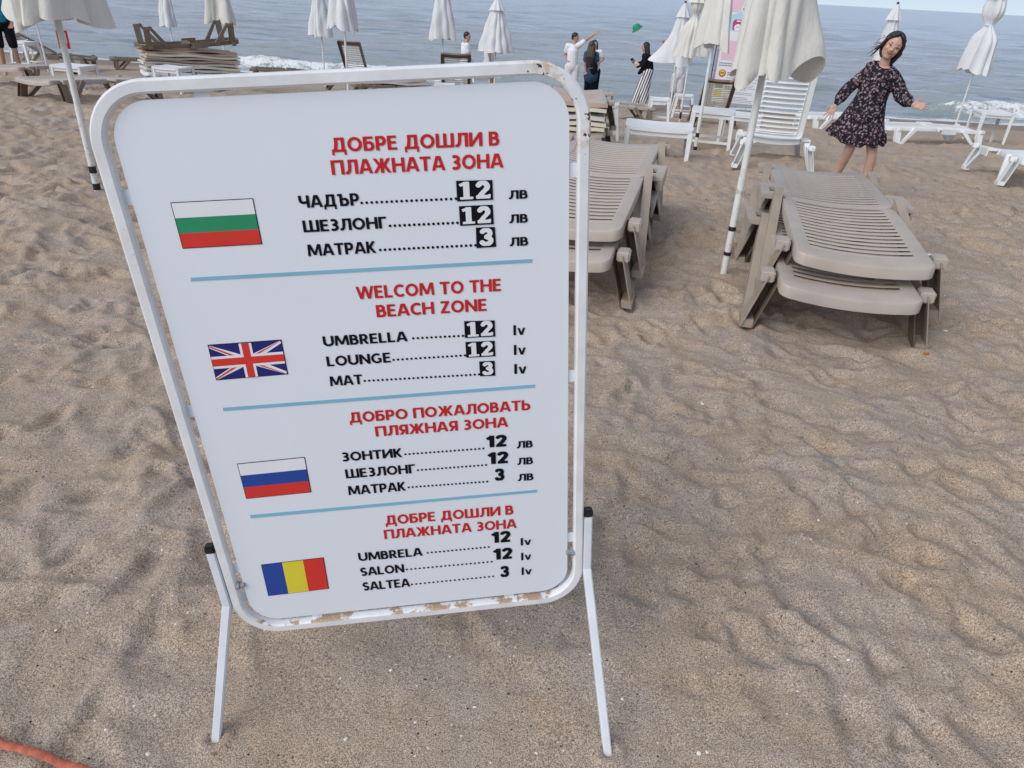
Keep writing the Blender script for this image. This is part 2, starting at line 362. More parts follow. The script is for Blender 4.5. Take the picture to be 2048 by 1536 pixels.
# quiet the sand where things stand on it
PADS = [(-.618, .98, .07), (.265, 1.0, .07), (1.34, 4.24, .12), (-3.22, 5.3, .12), (1.83, 4.26, .3), (.42, 4.52, .3)]
FEET = [(-.618, .98, .02), (.265, 1.0, .02), (1.285, 4.26, .03), (-3.22, 5.33, .03)]
for cx_, cy_, rz_ in ((1.83, 4.26, R(-12)), (.42, 4.62, R(-14))):
    for fx_, fy_ in ((-.43, -.86), (.43, -.86), (-.43, .20), (.43, .20)):
        FEET.append((cx_ + fx_*math.cos(rz_) - fy_*math.sin(rz_), cy_ + fx_*math.sin(rz_) + fy_*math.cos(rz_), .055))
def ground_z(x, y):
    x = np.asarray(x, float); y = np.asarray(y, float); t = terr(x, y); r_ = sand_relief(x, y)
    k = np.ones_like(r_)
    for px, py, rr in PADS: k = np.minimum(k, sm(rr*.4, rr*1.8, np.hypot(x-px, y-py)))
    m = np.zeros_like(r_)
    for px, py, rr in FEET: d = np.hypot(x-px, y-py); m = m + .012*np.exp(-((d-rr*1.25)/(rr*.7))**2) - .006*np.exp(-(d/(rr*.7))**2)
    return t + r_*k + m
def G(x, y): return float(ground_z(np.array([x]), np.array([y]))[0])
ys = [-8, -5, -3, -2, -1.2, -.6, -.2, .1, .3]; y = .42
while y < 34: ys.append(y); y += max(.0085, (y*y + 2.25)/1065*.8 if y < 9 else .062 + (y-9)*.012)
gm = fan_mesh('sand', np.array(ys), lambda Y: 1.0*np.maximum(Y, .3) + 1.9, 720, ground_z)
def sandmat():
    n = NT('beach_sand'); co = n.obj(); sep = n.add('ShaderNodeSeparateXYZ', {0: co})
    flatv = n.obj((1, 1, .3))
    c = n.mix(n.ramp(n.noise(2.6, 5, .6, flatv), .40, .62), (.435, .37, .312), (.465, .37, .278))
    c = n.mix(n.math('MULTIPLY', n.ramp(n.noise(9, 4, .6, flatv), .48, .68), .45), c, (.37, .29, .215))
    c = n.mix(n.math('MULTIPLY', n.ramp(n.noise(1.1, 4, .6, flatv), .5, .7), .35), c, (.46, .42, .385))
    # grains
    g = n.noise(330, 2, .7, flatv); c = n.mix(n.ramp(g, .40, .62), n.mix(1.0, c, (.55, .52, .50), 'MULTIPLY'), n.mix(1.0, c, (1.40, 1.37, 1.32), 'MULTIPLY'))
    g2 = n.noise(120, 2, .6, flatv); c = n.mix(n.math('MULTIPLY', n.ramp(g2, .57, .70), .7), c, (.14, .10, .08))
    g3 = n.noise(135, 2, .6, n.obj((1, 1.1, .3))); c = n.mix(n.math('MULTIPLY', n.ramp(g3, .63, .70), .7), c, (.62, .56, .48))
    # shell crumbs and dark specks
    d = n.vor(42, flatv); kc = n.add('ShaderNodeSeparateColor', {0: n.vor(42, flatv, 'Color')})
    c = n.mix(n.math('MULTIPLY', n.ramp(d, .13, .07), n.ramp(kc.outputs[0], .80, .84)), c, (.80, .77, .72))
    c = n.mix(n.math('MULTIPLY', n.ramp(d, .15, .08), n.ramp(kc.outputs[1], .86, .9)), c, (.03, .022, .02))
    wet = n.ramp(n.math('ADD', sep.outputs[2], n.math('MULTIPLY', n.noise(.8, 4, .6), .30)), -1.02, -1.20)
    c = n.mix(wet, c, n.mix(1.0, c, (.55, .48, .42), 'MULTIPLY'))
    n.set('Base Color', c).set('Roughness', n.add('ShaderNodeMapRange', {'Value': wet, 'To Min': .95, 'To Max': .45}).outputs[0]).set('Specular IOR Level', .25)
    b1 = n.bump(n.noise(24, 5, .65, co), .5, .02)
    n.bump(g, .5, .006, b1); return n.m
link('sand', gm, sandmat()); tag(bpy.data.objects['sand'], kind='structure')

# ---- sea with breakers near the shore
SEA = -1.45
def breaker(x, y):
    q_ = y - waterline(x); off = 3.0 + .9*noise(x*.16, x*0+2.2, 41) + .25*noise(x*.9, x*0+5, 42)
    m1 = sm(-.12, .30, noise(x*.13+3.1, x*0+.5, 43)); d = q_ - off
    crest = m1*np.where(d < 0, np.exp(-(d/.28)**2), np.exp(-(d/.75)**2))
    off2 = 7.2 + 1.2*noise(x*.11, x*0+7.7, 44); m2 = sm(.0, .35, noise(x*.10+8.2, x*0+3.5, 45)); d2 = q_ - off2
    crest2 = m2*np.where(d2 < 0, np.exp(-(d2/.45)**2), np.exp(-(d2/1.1)**2))
    return q_, off, m1, d, crest, crest2
def sea_z(x, y):
    q_, off, m1, d, c1, c2 = breaker(x, y); dist = np.hypot(x, y); near = sm(0, 3.0, q_)
    z = np.zeros_like(x)
    for amp, lx, ly, s_, far in ((.07, 9, 3.6, 51, 300), (.055, 3.6, 1.5, 52, 140), (.032, 1.7, .75, 53, 70), (.010, .8, .38, 54, 40)):
        z = z + amp*noise(x/lx, y/ly + .15*x/lx, s_)*(1-sm(far*.5, far, dist))*2
    z = z*near + .30*c1 + .17*c2 + .012*noise(x*2, y*2, 60)*sm(-.5, .3, q_)
    z = z + .05*noise(x*3.1, y*3.3, 61)*sm(-1.9, -.5, d)*sm(.15, -.1, d)*m1
    return SEA + z
def foam(x, y):
    q_, off, m1, d, c1, c2 = breaker(x, y)
    turb = sm(-2.7, -.2, d)*sm(.20, -.05, d)*(.15+.75*m1)
    wash = sm(.9, .25, q_ + .5*noise(x*.8, y*0+1, 62))*sm(-.3, .1, q_)
    band = sm(2.6, 1.4, q_)*sm(.2, .8, q_)*.42
    return np.clip(np.maximum(np.maximum(turb, wash*.95), band), 0, 1)
ys = []; y = 19.5
while y < 60: ys.append(y); y += .055 + (y-19.5)*.0075
while y < 9000: ys.append(y); y *= 1.018
sm_ = fan_mesh('sea', np.array(ys), lambda Y: 1.05*Y + 3, 620, sea_z, ('foam', foam), blow=120)
def seamat():
    n = NT('sea_water'); co = n.obj(); fo = n.add('ShaderNodeAttribute', attribute_name='foam').outputs[2]
    sep = n.add('ShaderNodeSeparateXYZ', {0: co})
    turbid = n.ramp(sep.outputs[1], 42, 24)
    body = n.mix(turbid, (.32, .35, .37), (.27, .315, .315))
    streak = n.ramp(n.noise(.55, 5, .62, n.obj((.32, 1.5, 1))), .50, .68)
    body = n.mix(n.math('MULTIPLY', streak, .75), body, (.10, .165, .185))
    fn = n.math('ADD', n.math('MULTIPLY', n.noise(3.2, 7, .72, n.obj((.55, 1, 1))), .75), n.math('MULTIPLY', n.noise(11, 4, .65), .3))
    fm = n.ramp(n.math('ADD', fn, n.math('MULTIPLY', fo, .38)), .73, .88)
    fm = n.math('MULTIPLY', fm, n.ramp(fo, .02, .25))
    c = n.mix(fm, body, (.80, .84, .86))
    n.set('Base Color', c).set('IOR', 1.33).set('Specular IOR Level', .5)
    n.set('Roughness', n.add('ShaderNodeMapRange', {'Value': fm, 'To Min': .13, 'To Max': .9}).outputs[0])
    b1 = n.bump(n.noise(1.0, 4, .55, n.obj((.55, 1.6, 1))), .55, .16)
    b2 = n.bump(n.noise(.16, 4, .6, n.obj((.45, 1.7, 1))), .55, .9, b1)
    b3 = n.bump(n.noise(4.5, 3, .5, n.obj((.6, 1.3, 1))), .35, .03, b2)
    n.bump(n.math('MULTIPLY', n.noise(14, 4, .7), fm), .8, .08, b3)
    return n.m
link('sea', sm_, seamat()); tag(bpy.data.objects['sea'], kind='structure')
# ================================================================== PRICE SIGN
# sign frame: X along the board's lower edge, Z up the board, Y away from the reader
SO = Vector((-.5412, 1.1030, .2478)); SU = Vector((.98767, .13394, .08108)); SV = Vector((-.08273, .00679, .99655))
SU.normalize(); SV = (SV - SU*SV.dot(SU)).normalized(); SN = SV.cross(SU)
SM = Matrix(((SU.x, SN.x, SV.x, SO.x), (SU.y, SN.y, SV.y, SO.y), (SU.z, SN.z, SV.z, SO.z), (0, 0, 0, 1)))
sign = empty('price_sign'); sign.matrix_world = SM
tag(sign, 'white price sign in a rusty white tube frame with four flags and red headings', 'sign')
def rrect(x0, x1, z0, z1, r_, n=12, straight=6):
    pts = []
    for cx, cz, a0 in ((x1-r_, z1-r_, 0), (x0+r_, z1-r_, 90), (x0+r_, z0+r_, 180), (x1-r_, z0+r_, 270)):
        for k in range(n+1):
            a = R(a0 + 90*k/n); pts.append((cx + r_*math.cos(a), cz + r_*math.sin(a)))
    return pts
PW, PH = .702, 1.077
# panel: thin board with rounded corners
pts = rrect(0, PW, 0, PH, .062, 14)
mb = MB(); f_ = [mb.b.verts.new((x, -.0015, z)) for x, z in pts]; b_ = [mb.b.verts.new((x, .0015, z)) for x, z in pts]
mb.b.faces.new(f_); mb.b.faces.new(b_[::-1])
for k in range(len(pts)): mb.b.faces.new((f_[k], b_[k], b_[(k+1) % len(pts)], f_[(k+1) % len(pts)]))
mb.build('panel', M['panel'], sign)
# tube frame: 20 mm square tube swept round a rounded rectangle
def sweep_frame():
    path = rrect(-.0225, .7255, -.0225, 1.0965, .084, 14); n = len(path); a, c = .0105, .0035
    prof = [(-a, -a+c), (-a, a-c), (-a+c, a), (a-c, a), (a, a-c), (a, -a+c), (a-c, -a), (-a+c, -a)]
    v, f = [], []
    for i, (x, z) in enumerate(path):
        x0, z0 = path[i-1]; x1, z1 = path[(i+1) % n]; tx, tz = x1-x0, z1-z0; L = math.hypot(tx, tz); nx, nz = tz/L, -tx/L
        for p, q_ in prof: v.append((x + nx*p, q_, z + nz*p))
    for i in range(n):
        for k in range(8):
            a_, b2 = i*8 + k, i*8 + (k+1) % 8; c_, d_ = ((i+1) % n)*8 + (k+1) % 8, ((i+1) % n)*8 + k; f.append((a_, b2, c_, d_))
    return v, f
v, f = sweep_frame(); fr = pymesh('tube_frame', v, f, M['paint'], sign, smooth=True)
fr.data.set_sharp_from_angle(angle=R(30))
for i_, (x, z) in enumerate([(.1428, 1.0815), (.5637, 1.0815), (-.0065, .9349), (-.0065, .54), (-.0065, .1516), (.7085, .9372), (.7085, .549), (.7085, .147), (.1359, -.0065), (.568, -.0065)]):
    vert = z > 1.05 or z < .05
    MB().box((x, .0035, z), (.022, .003, .030) if vert else (.030, .003, .024)).build('fixing_tab', M['paint_leg'], sign)
# lettering
# bold sans letters drawn from strokes on a fine distance field, contoured into one flat mesh per line
def seg(x0, y0, x1, y1, w=.215): return ('L', [(x0, y0), (x1, y1)], w)
def pl(pts, w=.21): return ('L', pts, w)
def arc(cx, cy, rx, ry, a0, a1, w=.21, n=14): return ('L', [(cx + rx*math.cos(R(a0 + (a1-a0)*k/n)), cy + ry*math.sin(R(a0 + (a1-a0)*k/n))) for k in range(n+1)], w)
TB, BB = .912, .088; hb = .176
def bowl(x, yt, yb, xe): r_ = (yt-yb)/2; return [seg(x, yt, xe, yt, hb), seg(x, yb, xe, yb, hb), arc(xe, (yt+yb)/2, .19, r_, 90, -90)]
GL_ = {
 'H': (.80, [seg(.1, -1, .1, 2), seg(.70, -1, .70, 2), seg(.1, .52, .70, .52, hb)]),
 'П': (.80, [seg(.1, -1, .1, 2), seg(.70, -1, .70, 2), seg(.1, TB, .70, TB, hb)]),
 'Д': (.92, [seg(.72, .05, .72, 1.2), seg(.28, TB, .72, TB, hb), pl([(.32, 1.2), (.32, .62), (.27, .28), (.17, .05)]), seg(.02, BB, .90, BB, hb), seg(.09, .08, .09, -.24, .14), seg(.83, .08, .83, -.24, .14)]),
 'O': (.90, [arc(.45, .5, .345, .405, 0, 360, .2, 36)]),
 'Б': (.68, [seg(.1, -1, .1, 2), seg(.1, TB, .60, TB, hb)] + bowl(.1, .575, BB, .37)),
 'P': (.64, [seg(.1, -1, .1, 2)] + bowl(.1, TB, .42, .34)),
 'E': (.60, [seg(.1, -1, .1, 2), seg(.1, TB, .56, TB, hb), seg(.1, .52, .53, .52, hb), seg(.1, BB, .58, BB, hb)]),
 'Ш': (1.12, [seg(.1, -1, .1, 2), seg(.56, .05, .56, 2), seg(1.02, -1, 1.02, 2), seg(.1, BB, 1.02, BB, hb)]),
 'Л': (.80, [seg(.70, -1, .70, 2), seg(.25, TB, .70, TB, hb), pl([(.29, 1.2), (.29, .55), (.25, .24), (.14, .09), (.0, .08)])]),
 'И': (.82, [seg(.1, -1, .1, 2), seg(.72, -1, .72, 2), seg(.12, .06, .70, .94, .19)]),
 'N': (.82, [seg(.1, -1, .1, 2), seg(.72, -1, .72, 2), seg(.12, .94, .70, .06, .19)]),
 'B': (.66, [seg(.1, -1, .1, 2)] + bowl(.1, TB, .53, .30) + bowl(.1, .53, BB, .36)),
 'A': (.82, [seg(.02, -.2, .38, 1.05, .2), seg(.80, -.2, .44, 1.05, .2), seg(.2, .29, .6, .29, hb)]),
 'Ж': (1.12, [seg(.56, -1, .56, 2), seg(.02, -.12, .44, .55, .19), seg(.04, 1.12, .44, .47, .19), seg(1.10, -.12, .68, .55, .19), seg(1.08, 1.12, .68, .47, .19), seg(.4, .52, .72, .52, hb)]),
 'З': (.62, [arc(.26, .72, .215, .195, 125, -90), arc(.26, .295, .235, .21, 90, -130), seg(.17, .52, .3, .52, hb)]),
 'T': (.70, [seg(.35, -1, .35, 2), seg(0, TB, .70, TB, hb)]),
 'Ч': (.74, [seg(.64, -1, .64, 2), pl([(.1, 1.2), (.1, .66), (.14, .50), (.25, .42), (.40, .42), (.64, .47)])]),
 'Ъ': (.84, [seg(.02, TB, .30, TB, hb), seg(.27, -1, .27, 2)] + bowl(.27, .575, BB, .53)),
 'Ь': (.68, [seg(.1, -1, .1, 2)] + bowl(.1, .575, BB, .37)),
 'Г': (.56, [seg(.1, -1, .1, 2), seg(.1, TB, .55, TB, hb)]),
 'M': (1.02, [seg(.07, -.3, .14, 1.2, .19), seg(.95, -.3, .88, 1.2, .19), seg(.16, 1.05, .50, .10, .18), seg(.86, 1.05, .52, .10, .18)]),
 'K': (.68, [seg(.1, -1, .1, 2), seg(.24, .46, .64, 1.12, .2), seg(.24, .56, .68, -.12, .2)]),
 'Я': (.66, [seg(.56, -1, .56, 2), seg(.56, TB, .30, TB, hb), seg(.56, .42, .30, .42, hb), arc(.30, (TB+.42)/2, .19, (TB-.42)/2, 90, 270), seg(.38, .44, .06, -.12, .2)]),
 'C': (.74, [arc(.45, .5, .345, .405, 52, 308, .2, 28)]),
 'L': (.58, [seg(.1, -1, .1, 2), seg(.1, BB, .56, BB, hb)]),
 'W': (1.16, [seg(.02, 1.2, .32, -.05, .19), seg(.32, -.05, .58, 1.1, .18), seg(.58, 1.1, .84, -.05, .18), seg(.84, -.05, 1.14, 1.2, .19)]),
 'U': (.80, [pl([(.1, 1.2), (.1, .38)]), arc(.40, .38, .30, .285, 180, 360), pl([(.70, .38), (.70, 1.2)])]),
 'R': (.68, [seg(.1, -1, .1, 2)] + bowl(.1, TB, .44, .32) + [seg(.32, .46, .62, -.12, .2)]),
 'G': (.84, [arc(.45, .5, .345, .405, 55, 320, .2, 28), seg(.70, .1, .70, .50, .19), seg(.50, .46, .78, .46, .15)]),
 'S': (.60, [arc(.30, .70, .20, .21, 40, 240), pl([(.20, .52), (.30, .48), (.40, .45)]), arc(.30, .30, .20, .212, 60, -140)]),
 'Z': (.68, [seg(.04, TB, .64, TB, hb), seg(.03, BB, .66, BB, hb), seg(.12, .06, .56, .94, .2)]),
 'V': (.70, [seg(.06, 1.0, .35, -.1, .19), seg(.64, 1.0, .35, -.1, .19)]),
 'v': (.62, [seg(.04, .85, .31, -.05, .18), seg(.58, .85, .31, -.05, .18)]),
 'l': (.28, [seg(.12, -1, .12, 2)]),
 '1': (.50, [seg(.36, -1, .36, 2, .23), seg(.40, .95, .06, .70, .17)]),
 '2': (.68, [arc(.33, .70, .215, .20, 165, -35, .2), pl([(.51, .59), (.40, .42), (.16, .12)], .2), seg(.03, BB, .64, BB, hb)]),
 '3': (.66, [arc(.30, .72, .215, .195, 160, -90, .2), arc(.30, .295, .235, .21, 90, -165, .2), seg(.22, .52, .34, .52, hb)]),
 'i': (.72, [seg(.38, -1, .38, 2, .30), seg(.38, .93, .06, .80, .17), seg(.06, .07, .70, .07, .14)]),
 'z': (.80, [arc(.38, .68, .22, .22, 170, -40, .27), pl([(.56, .55), (.40, .38), (.22, .16)], .24), seg(.04, .10, .74, .10, .20), seg(.70, .10, .70, .24, .10)]),
 'e': (.80, [arc(.36, .72, .22, .19, 165, -90, .26), arc(.36, .29, .25, .20, 90, -170, .27), seg(.26, .51, .40, .51, .2)]),
}
for a_, b_2 in zip('ОРЕАВНМТКС', 'OPEABHMTKC'): GL_[a_] = GL_[b_2]
def sdf(shapes, X, Y, bold):
    D = np.full(X.shape, 9.)
    for _, pts, w_ in shapes:
        n = len(pts)-1
        for k in range(n):
            (x0, y0), (x1, y1) = pts[k], pts[k+1]; dx, dy = x1-x0, y1-y0; L = math.hypot(dx, dy) or 1e-6; t = ((X-x0)*dx + (Y-y0)*dy)/L; s_ = np.abs((X-x0)*-dy + (Y-y0)*dx)/L
            hw = w_/2 + bold; d = np.maximum(np.maximum(-t, t-L), s_-hw); D = np.minimum(D, d)   # flat ends
            if 0 < k: D = np.minimum(D, np.hypot(X-x0, Y-y0) - hw)                            # round joints
    return D
def glyph_mesh(s, bold, lower=0., clipv=True):
    """marching squares over the whole line; unit = cap height"""
    Nc = 26; h = 1/Nc; V, F = [], []; x = 0
    for ch in s:
        if ch == ' ': x += .34; continue
        wd, sh = GL_[ch]; xs = np.arange(-.12, wd + .16, h) ; yl = -.30 if ch == 'Д' else -.04; yh = 1.04
        ys_ = np.arange(yl, yh + h, h); X, Y = np.meshgrid(xs, ys_); D = sdf(sh, X, Y, bold)
        lo_, hi_ = (-.22 if ch == 'Д' else 0), (.70 if ch == 'v' else 1.0)
        if ch in 'OОCСSG23ЗeUzU': lo_, hi_ = -.012, 1.012
        D = np.maximum(D, np.maximum(lo_ - Y, Y - hi_)); vid = {}
        def vert(key, px, py):
            if key not in vid: vid[key] = len(V); V.append((x + px, py))
            return vid[key]
        ny, nx = D.shape
        for j in range(ny-1):
            run = None
            for i in range(nx-1):
                c = [(i, j), (i+1, j), (i+1, j+1), (i, j+1)]; dv = [D[b, a] for a, b in c]; ins = [d < 0 for d in dv]
                if all(ins):
                    if run is None: run = i
                    if i < nx-2: continue
                if run is not None:
                    e_ = i+1 if all(ins) else i
                    F.append((vert(('p', run, j), xs[run], ys_[j]), vert(('p', e_, j), xs[e_], ys_[j]), vert(('p', e_, j+1), xs[e_], ys_[j+1]), vert(('p', run, j+1), xs[run], ys_[j+1]))); run = None
                    if all(ins): continue
                if not any(ins): continue
                poly = []
                for k in range(4):
                    a, b = c[k], c[(k+1) % 4]
                    if ins[k]: poly.append(vert(('p',) + a, xs[a[0]], ys_[a[1]]))
                    if ins[k] != ins[(k+1) % 4]:
                        t = dv[k]/(dv[k]-dv[(k+1) % 4]); poly.append(vert(('e',) + tuple(sorted((a, b))), xs[a[0]] + (xs[b[0]]-xs[a[0]])*t, ys_[a[1]] + (ys_[b[1]]-ys_[a[1]])*t))
                if len(poly) > 2: F.append(tuple(poly))
        x += wd + .075
    return np.array(V), F
GM = {}
def lettering(s, m, x, z, L, ang, hgt, kind, y=-.0026, name='lettering', parent=None, bold=.0):
    if s in ('12', '3'): bold = .03
    if (s, bold) not in GM: GM[(s, bold)] = glyph_mesh(s.replace('л', 'Л').replace('в', 'В'), bold)
    v, f = GM[(s, bold)]
    gx = (v[:, 0] - v[:, 0].min())/(v[:, 0].max() - v[:, 0].min())*L; gz = v[:, 1]*hgt
    ca, sa = math.cos(ang), math.sin(ang)
    return pymesh(name, [(x + a*ca - b*sa, y, z + a*sa + b*ca) for a, b in zip(gx, gz)], f, m, parent or sign)
TEXTS = [
  ('ДОБРЕ ДОШЛИ В', 'R', 0.3221, 0.9877, 0.2658, -0.011, 0.0218, 0),
  ('ПЛАЖНАТА ЗОНА', 'R', 0.3167, 0.9526, 0.2763, -0.0146, 0.0229, 0),
  ('ЧАДЪР', 'K', 0.257, 0.903, 0.0968, -0.0319, 0.0201, 0),
  ('ШЕЗЛОНГ', 'K', 0.2566, 0.8626, 0.1368, -0.0279, 0.0199, 0),
  ('МАТРАК', 'K', 0.2573, 0.8212, 0.1132, -0.0178, 0.0205, 0),
  ('лв', 'K', 0.5996, 0.8968, 0.0321, 0.01, 0.0145, 1),
  ('лв', 'K', 0.5991, 0.856, 0.032, 0.0008, 0.015, 1),
  ('лв', 'K', 0.5984, 0.8157, 0.0323, -0.0123, 0.0155, 1),
  ('WELCOM TO THE', 'R', 0.327, 0.7383, 0.2531, -0.0207, 0.0234, 0),
  ('BEACH ZONE', 'R', 0.3569, 0.7017, 0.1959, -0.0202, 0.0234, 0),
  ('UMBRELLA', 'K', 0.2559, 0.6528, 0.1503, -0.0131, 0.0199, 0),
  ('LOUNGE', 'K', 0.256, 0.6123, 0.1153, -0.0121, 0.0204, 0),
  ('MAT', 'K', 0.2553, 0.5712, 0.0596, 0.0094, 0.0205, 0),
  ('lv', 'K', 0.5994, 0.6466, 0.0217, -0.0361, 0.0201, 2),
  ('lv', 'K', 0.5989, 0.6061, 0.0222, -0.0392, 0.0207, 2),
  ('lv', 'K', 0.5984, 0.5659, 0.0231, -0.0433, 0.0213, 2),
  ('ДОБРО ПОЖАЛОВАТЬ', 'R', 0.2792, 0.4887, 0.348, -0.0191, 0.023, 0),
  ('ПЛЯЖНАЯ ЗОНА', 'R', 0.324, 0.453, 0.2583, -0.0208, 0.023, 0),
  ('ЗОНТИК', 'K', 0.2535, 0.4018, 0.116, -0.0105, 0.0213, 0),
  ('ШЕЗЛОНГ', 'K', 0.2536, 0.3609, 0.138, -0.014, 0.0219, 0),
  ('МАТРАК', 'K', 0.253, 0.3193, 0.1149, -0.016, 0.0225, 0),
  ('12', 'K', 0.5366, 0.405, 0.0415, 0.0282, 0.0277, 0),
  ('12', 'K', 0.5376, 0.3642, 0.0422, 0.0231, 0.0285, 0),
  ('3', 'K', 0.5501, 0.3218, 0.02, -0.0613, 0.0294, 0),
  ('лв', 'K', 0.5976, 0.3967, 0.0325, -0.0381, 0.0168, 1),
  ('лв', 'K', 0.5977, 0.356, 0.0321, -0.0391, 0.0172, 1),
  ('лв', 'K', 0.5974, 0.3155, 0.0326, -0.0342, 0.0177, 1),
  ('ДОБРЕ ДОШЛИ В', 'R', 0.3171, 0.2338, 0.2685, -0.0166, 0.0246, 0),
  ('ПЛАЖНАТА ЗОНА', 'R', 0.3104, 0.1965, 0.2808, -0.0133, 0.0248, 0),
  ('UMBRELA', 'K', 0.2493, 0.143, 0.1361, -0.0166, 0.0228, 0),
  ('SALON', 'K', 0.2481, 0.1004, 0.0938, -0.0236, 0.0237, 0),
  ('SALTEA', 'K', 0.2475, 0.0574, 0.1024, -0.0079, 0.0243, 0),
  ('12', 'K', 0.5351, 0.1569, 0.0419, -0.0396, 0.0306, 0),
  ('12', 'K', 0.5368, 0.1086, 0.0425, -0.0324, 0.0315, 0),
  ('3', 'K', 0.5506, 0.056, 0.0196, -0.1354, 0.0318, 0),
  ('lv', 'K', 0.5987, 0.1421, 0.0227, -0.0838, 0.0212, 2),
  ('lv', 'K', 0.5984, 0.0994, 0.0224, -0.0856, 0.0217, 2),
  ('lv', 'K', 0.5983, 0.0561, 0.0227, -0.0955, 0.0223, 2),
]
for s, col, x, z, L, ang, hgt, kind in TEXTS:
    lettering(s, M['red'] if col == 'R' else M['black'], x, z, L, -.0135 if L > .05 else -.02, hgt, kind)
DOTS=[(0.3574, 0.903, 0.5119, 0.9005, 20, 0.0024) ,(0.3988, 0.8619, 0.5115, 0.8599, 15, 0.0025) ,(0.3777, 0.8217, 0.5396, 0.819, 21, 0.0025) ,(0.4167, 0.6533, 0.5068, 0.6508, 12, 0.0024) ,(0.3765, 0.613, 0.5078, 0.6108, 17, 0.0024) ,(0.3189, 0.5742, 0.5316, 0.5687, 27, 0.0024) ,(0.376, 0.4036, 0.5308, 0.4011, 20, 0.0024) ,(0.3968, 0.3629, 0.5341, 0.3607, 18, 0.0024) ,(0.3741, 0.3227, 0.5344, 0.3191, 21, 0.0024) ,(0.3966, 0.145, 0.5289, 0.1443, 16, 0.0025) ,(0.3477, 0.1037, 0.5332, 0.1016, 21, 0.0025) ,(0.3541, 0.059, 0.5344, 0.0582, 20, 0.0025) ,]
for x0, z0, x1, z1, n_, r_ in DOTS:
    mb = MB()
    for k in range(n_):
        t = k/(n_-1); cx, cz = x0 + (x1-x0)*t, z0 + (z1-z0)*t + r_
        mb.poly([(cx + r_*math.cos(a*math.pi/4), -.0024, cz + r_*math.sin(a*math.pi/4)) for a in range(8)][::-1])
    mb.build('dotted_line', M['black'], sign)
STICK= [('12', [(0.5141, 0.932), (0.5737, 0.9299), (0.5736, 0.8976), (0.5136, 0.8984)]), ('12', [(0.5159, 0.8901), (0.5724, 0.8892), (0.5728, 0.8562), (0.5156, 0.857)]), ('3', [(0.542, 0.8521), (0.5743, 0.8512), (0.5751, 0.8166), (0.5411, 0.8165)]), ('12', [(0.5108, 0.6818), (0.5661, 0.6789), (0.5658, 0.647), (0.51, 0.6488)]), ('12', [(0.5103, 0.6403), (0.5642, 0.6383), (0.5642, 0.6067), (0.51, 0.6085)]), ('3', [(0.5333, 0.598), (0.5623, 0.5971), (0.5621, 0.5659), (0.5334, 0.5672)])]
def slab(name, q_, m, y0=-.0018, y1=-.0028, parent=sign):
    v = [(a, y1, b) for a, b in q_] + [(a, y0, b) for a, b in q_]
    return pymesh(name, v, [(0, 3, 2, 1), (0, 1, 5, 4), (1, 2, 6, 5), (2, 3, 7, 6), (3, 0, 4, 7)], m, parent)
for s, q_ in STICK:
    st = slab('price_sticker', q_, M['black'])
    x0 = q_[0][0] + (.004 if s == '12' else .0045); L = q_[1][0] - q_[0][0] - .008; z0 = q_[2][1] + .0035; h = q_[0][1] - q_[2][1] - .0055
    lettering('iz' if s == '12' else 'e', M['pwhite'], x0, z0, L, -.01, h, 3, y=-.0034, name='price_number', parent=st)
# white patch stuck over the foot of the last red heading
LINES= [[(0.0584, 0.7978), (0.6371, 0.79), (0.637, 0.7839), (0.0572, 0.7915)], [(0.0548, 0.5441), (0.6375, 0.5395), (0.6374, 0.5329), (0.0534, 0.5371)], [(0.0522, 0.2923), (0.6367, 0.2887), (0.6366, 0.2825), (0.0508, 0.2841)]]
for q_ in LINES: slab('divider_line', q_, M['blueline'], y1=-.0024)
def flagpoly(pf, parent, m, name, quads, y):
    v, f = [], []
    for q_ in quads:
        f.append(tuple(range(len(v), len(v)+len(q_)))); v += [(*pf(a, b), ) for a, b in q_]
    return pymesh(name, [(a, y, b) for a, b in v], [t[::-1] for t in f], m, parent)
FLAGS= {'bg': [(0.0577, 0.9243), (0.1867, 0.9233), (0.1863, 0.8471), (0.0579, 0.848)], 'uk': [(0.0568, 0.6729), (0.1849, 0.6725), (0.184, 0.6027), (0.0554, 0.6017)], 'ru': [(0.0529, 0.4183), (0.1826, 0.4202), (0.181, 0.3346), (0.0526, 0.3331)], 'ro': [(0.0469, 0.16), (0.1779, 0.1632), (0.1753, 0.0732), (0.0446, 0.0699)]}
def bil(q_):
    (ax, az), (bx, bz), (cx, cz), (dx, dz) = q_
    return lambda s, t: ((ax*(1-s) + bx*s)*t + (dx*(1-s) + cx*s)*(1-t), (az*(1-s) + bz*s)*t + (dz*(1-s) + cz*s)*(1-t))
def rect(a, b, c, d): return [(a, b), (c, b), (c, d), (a, d)]
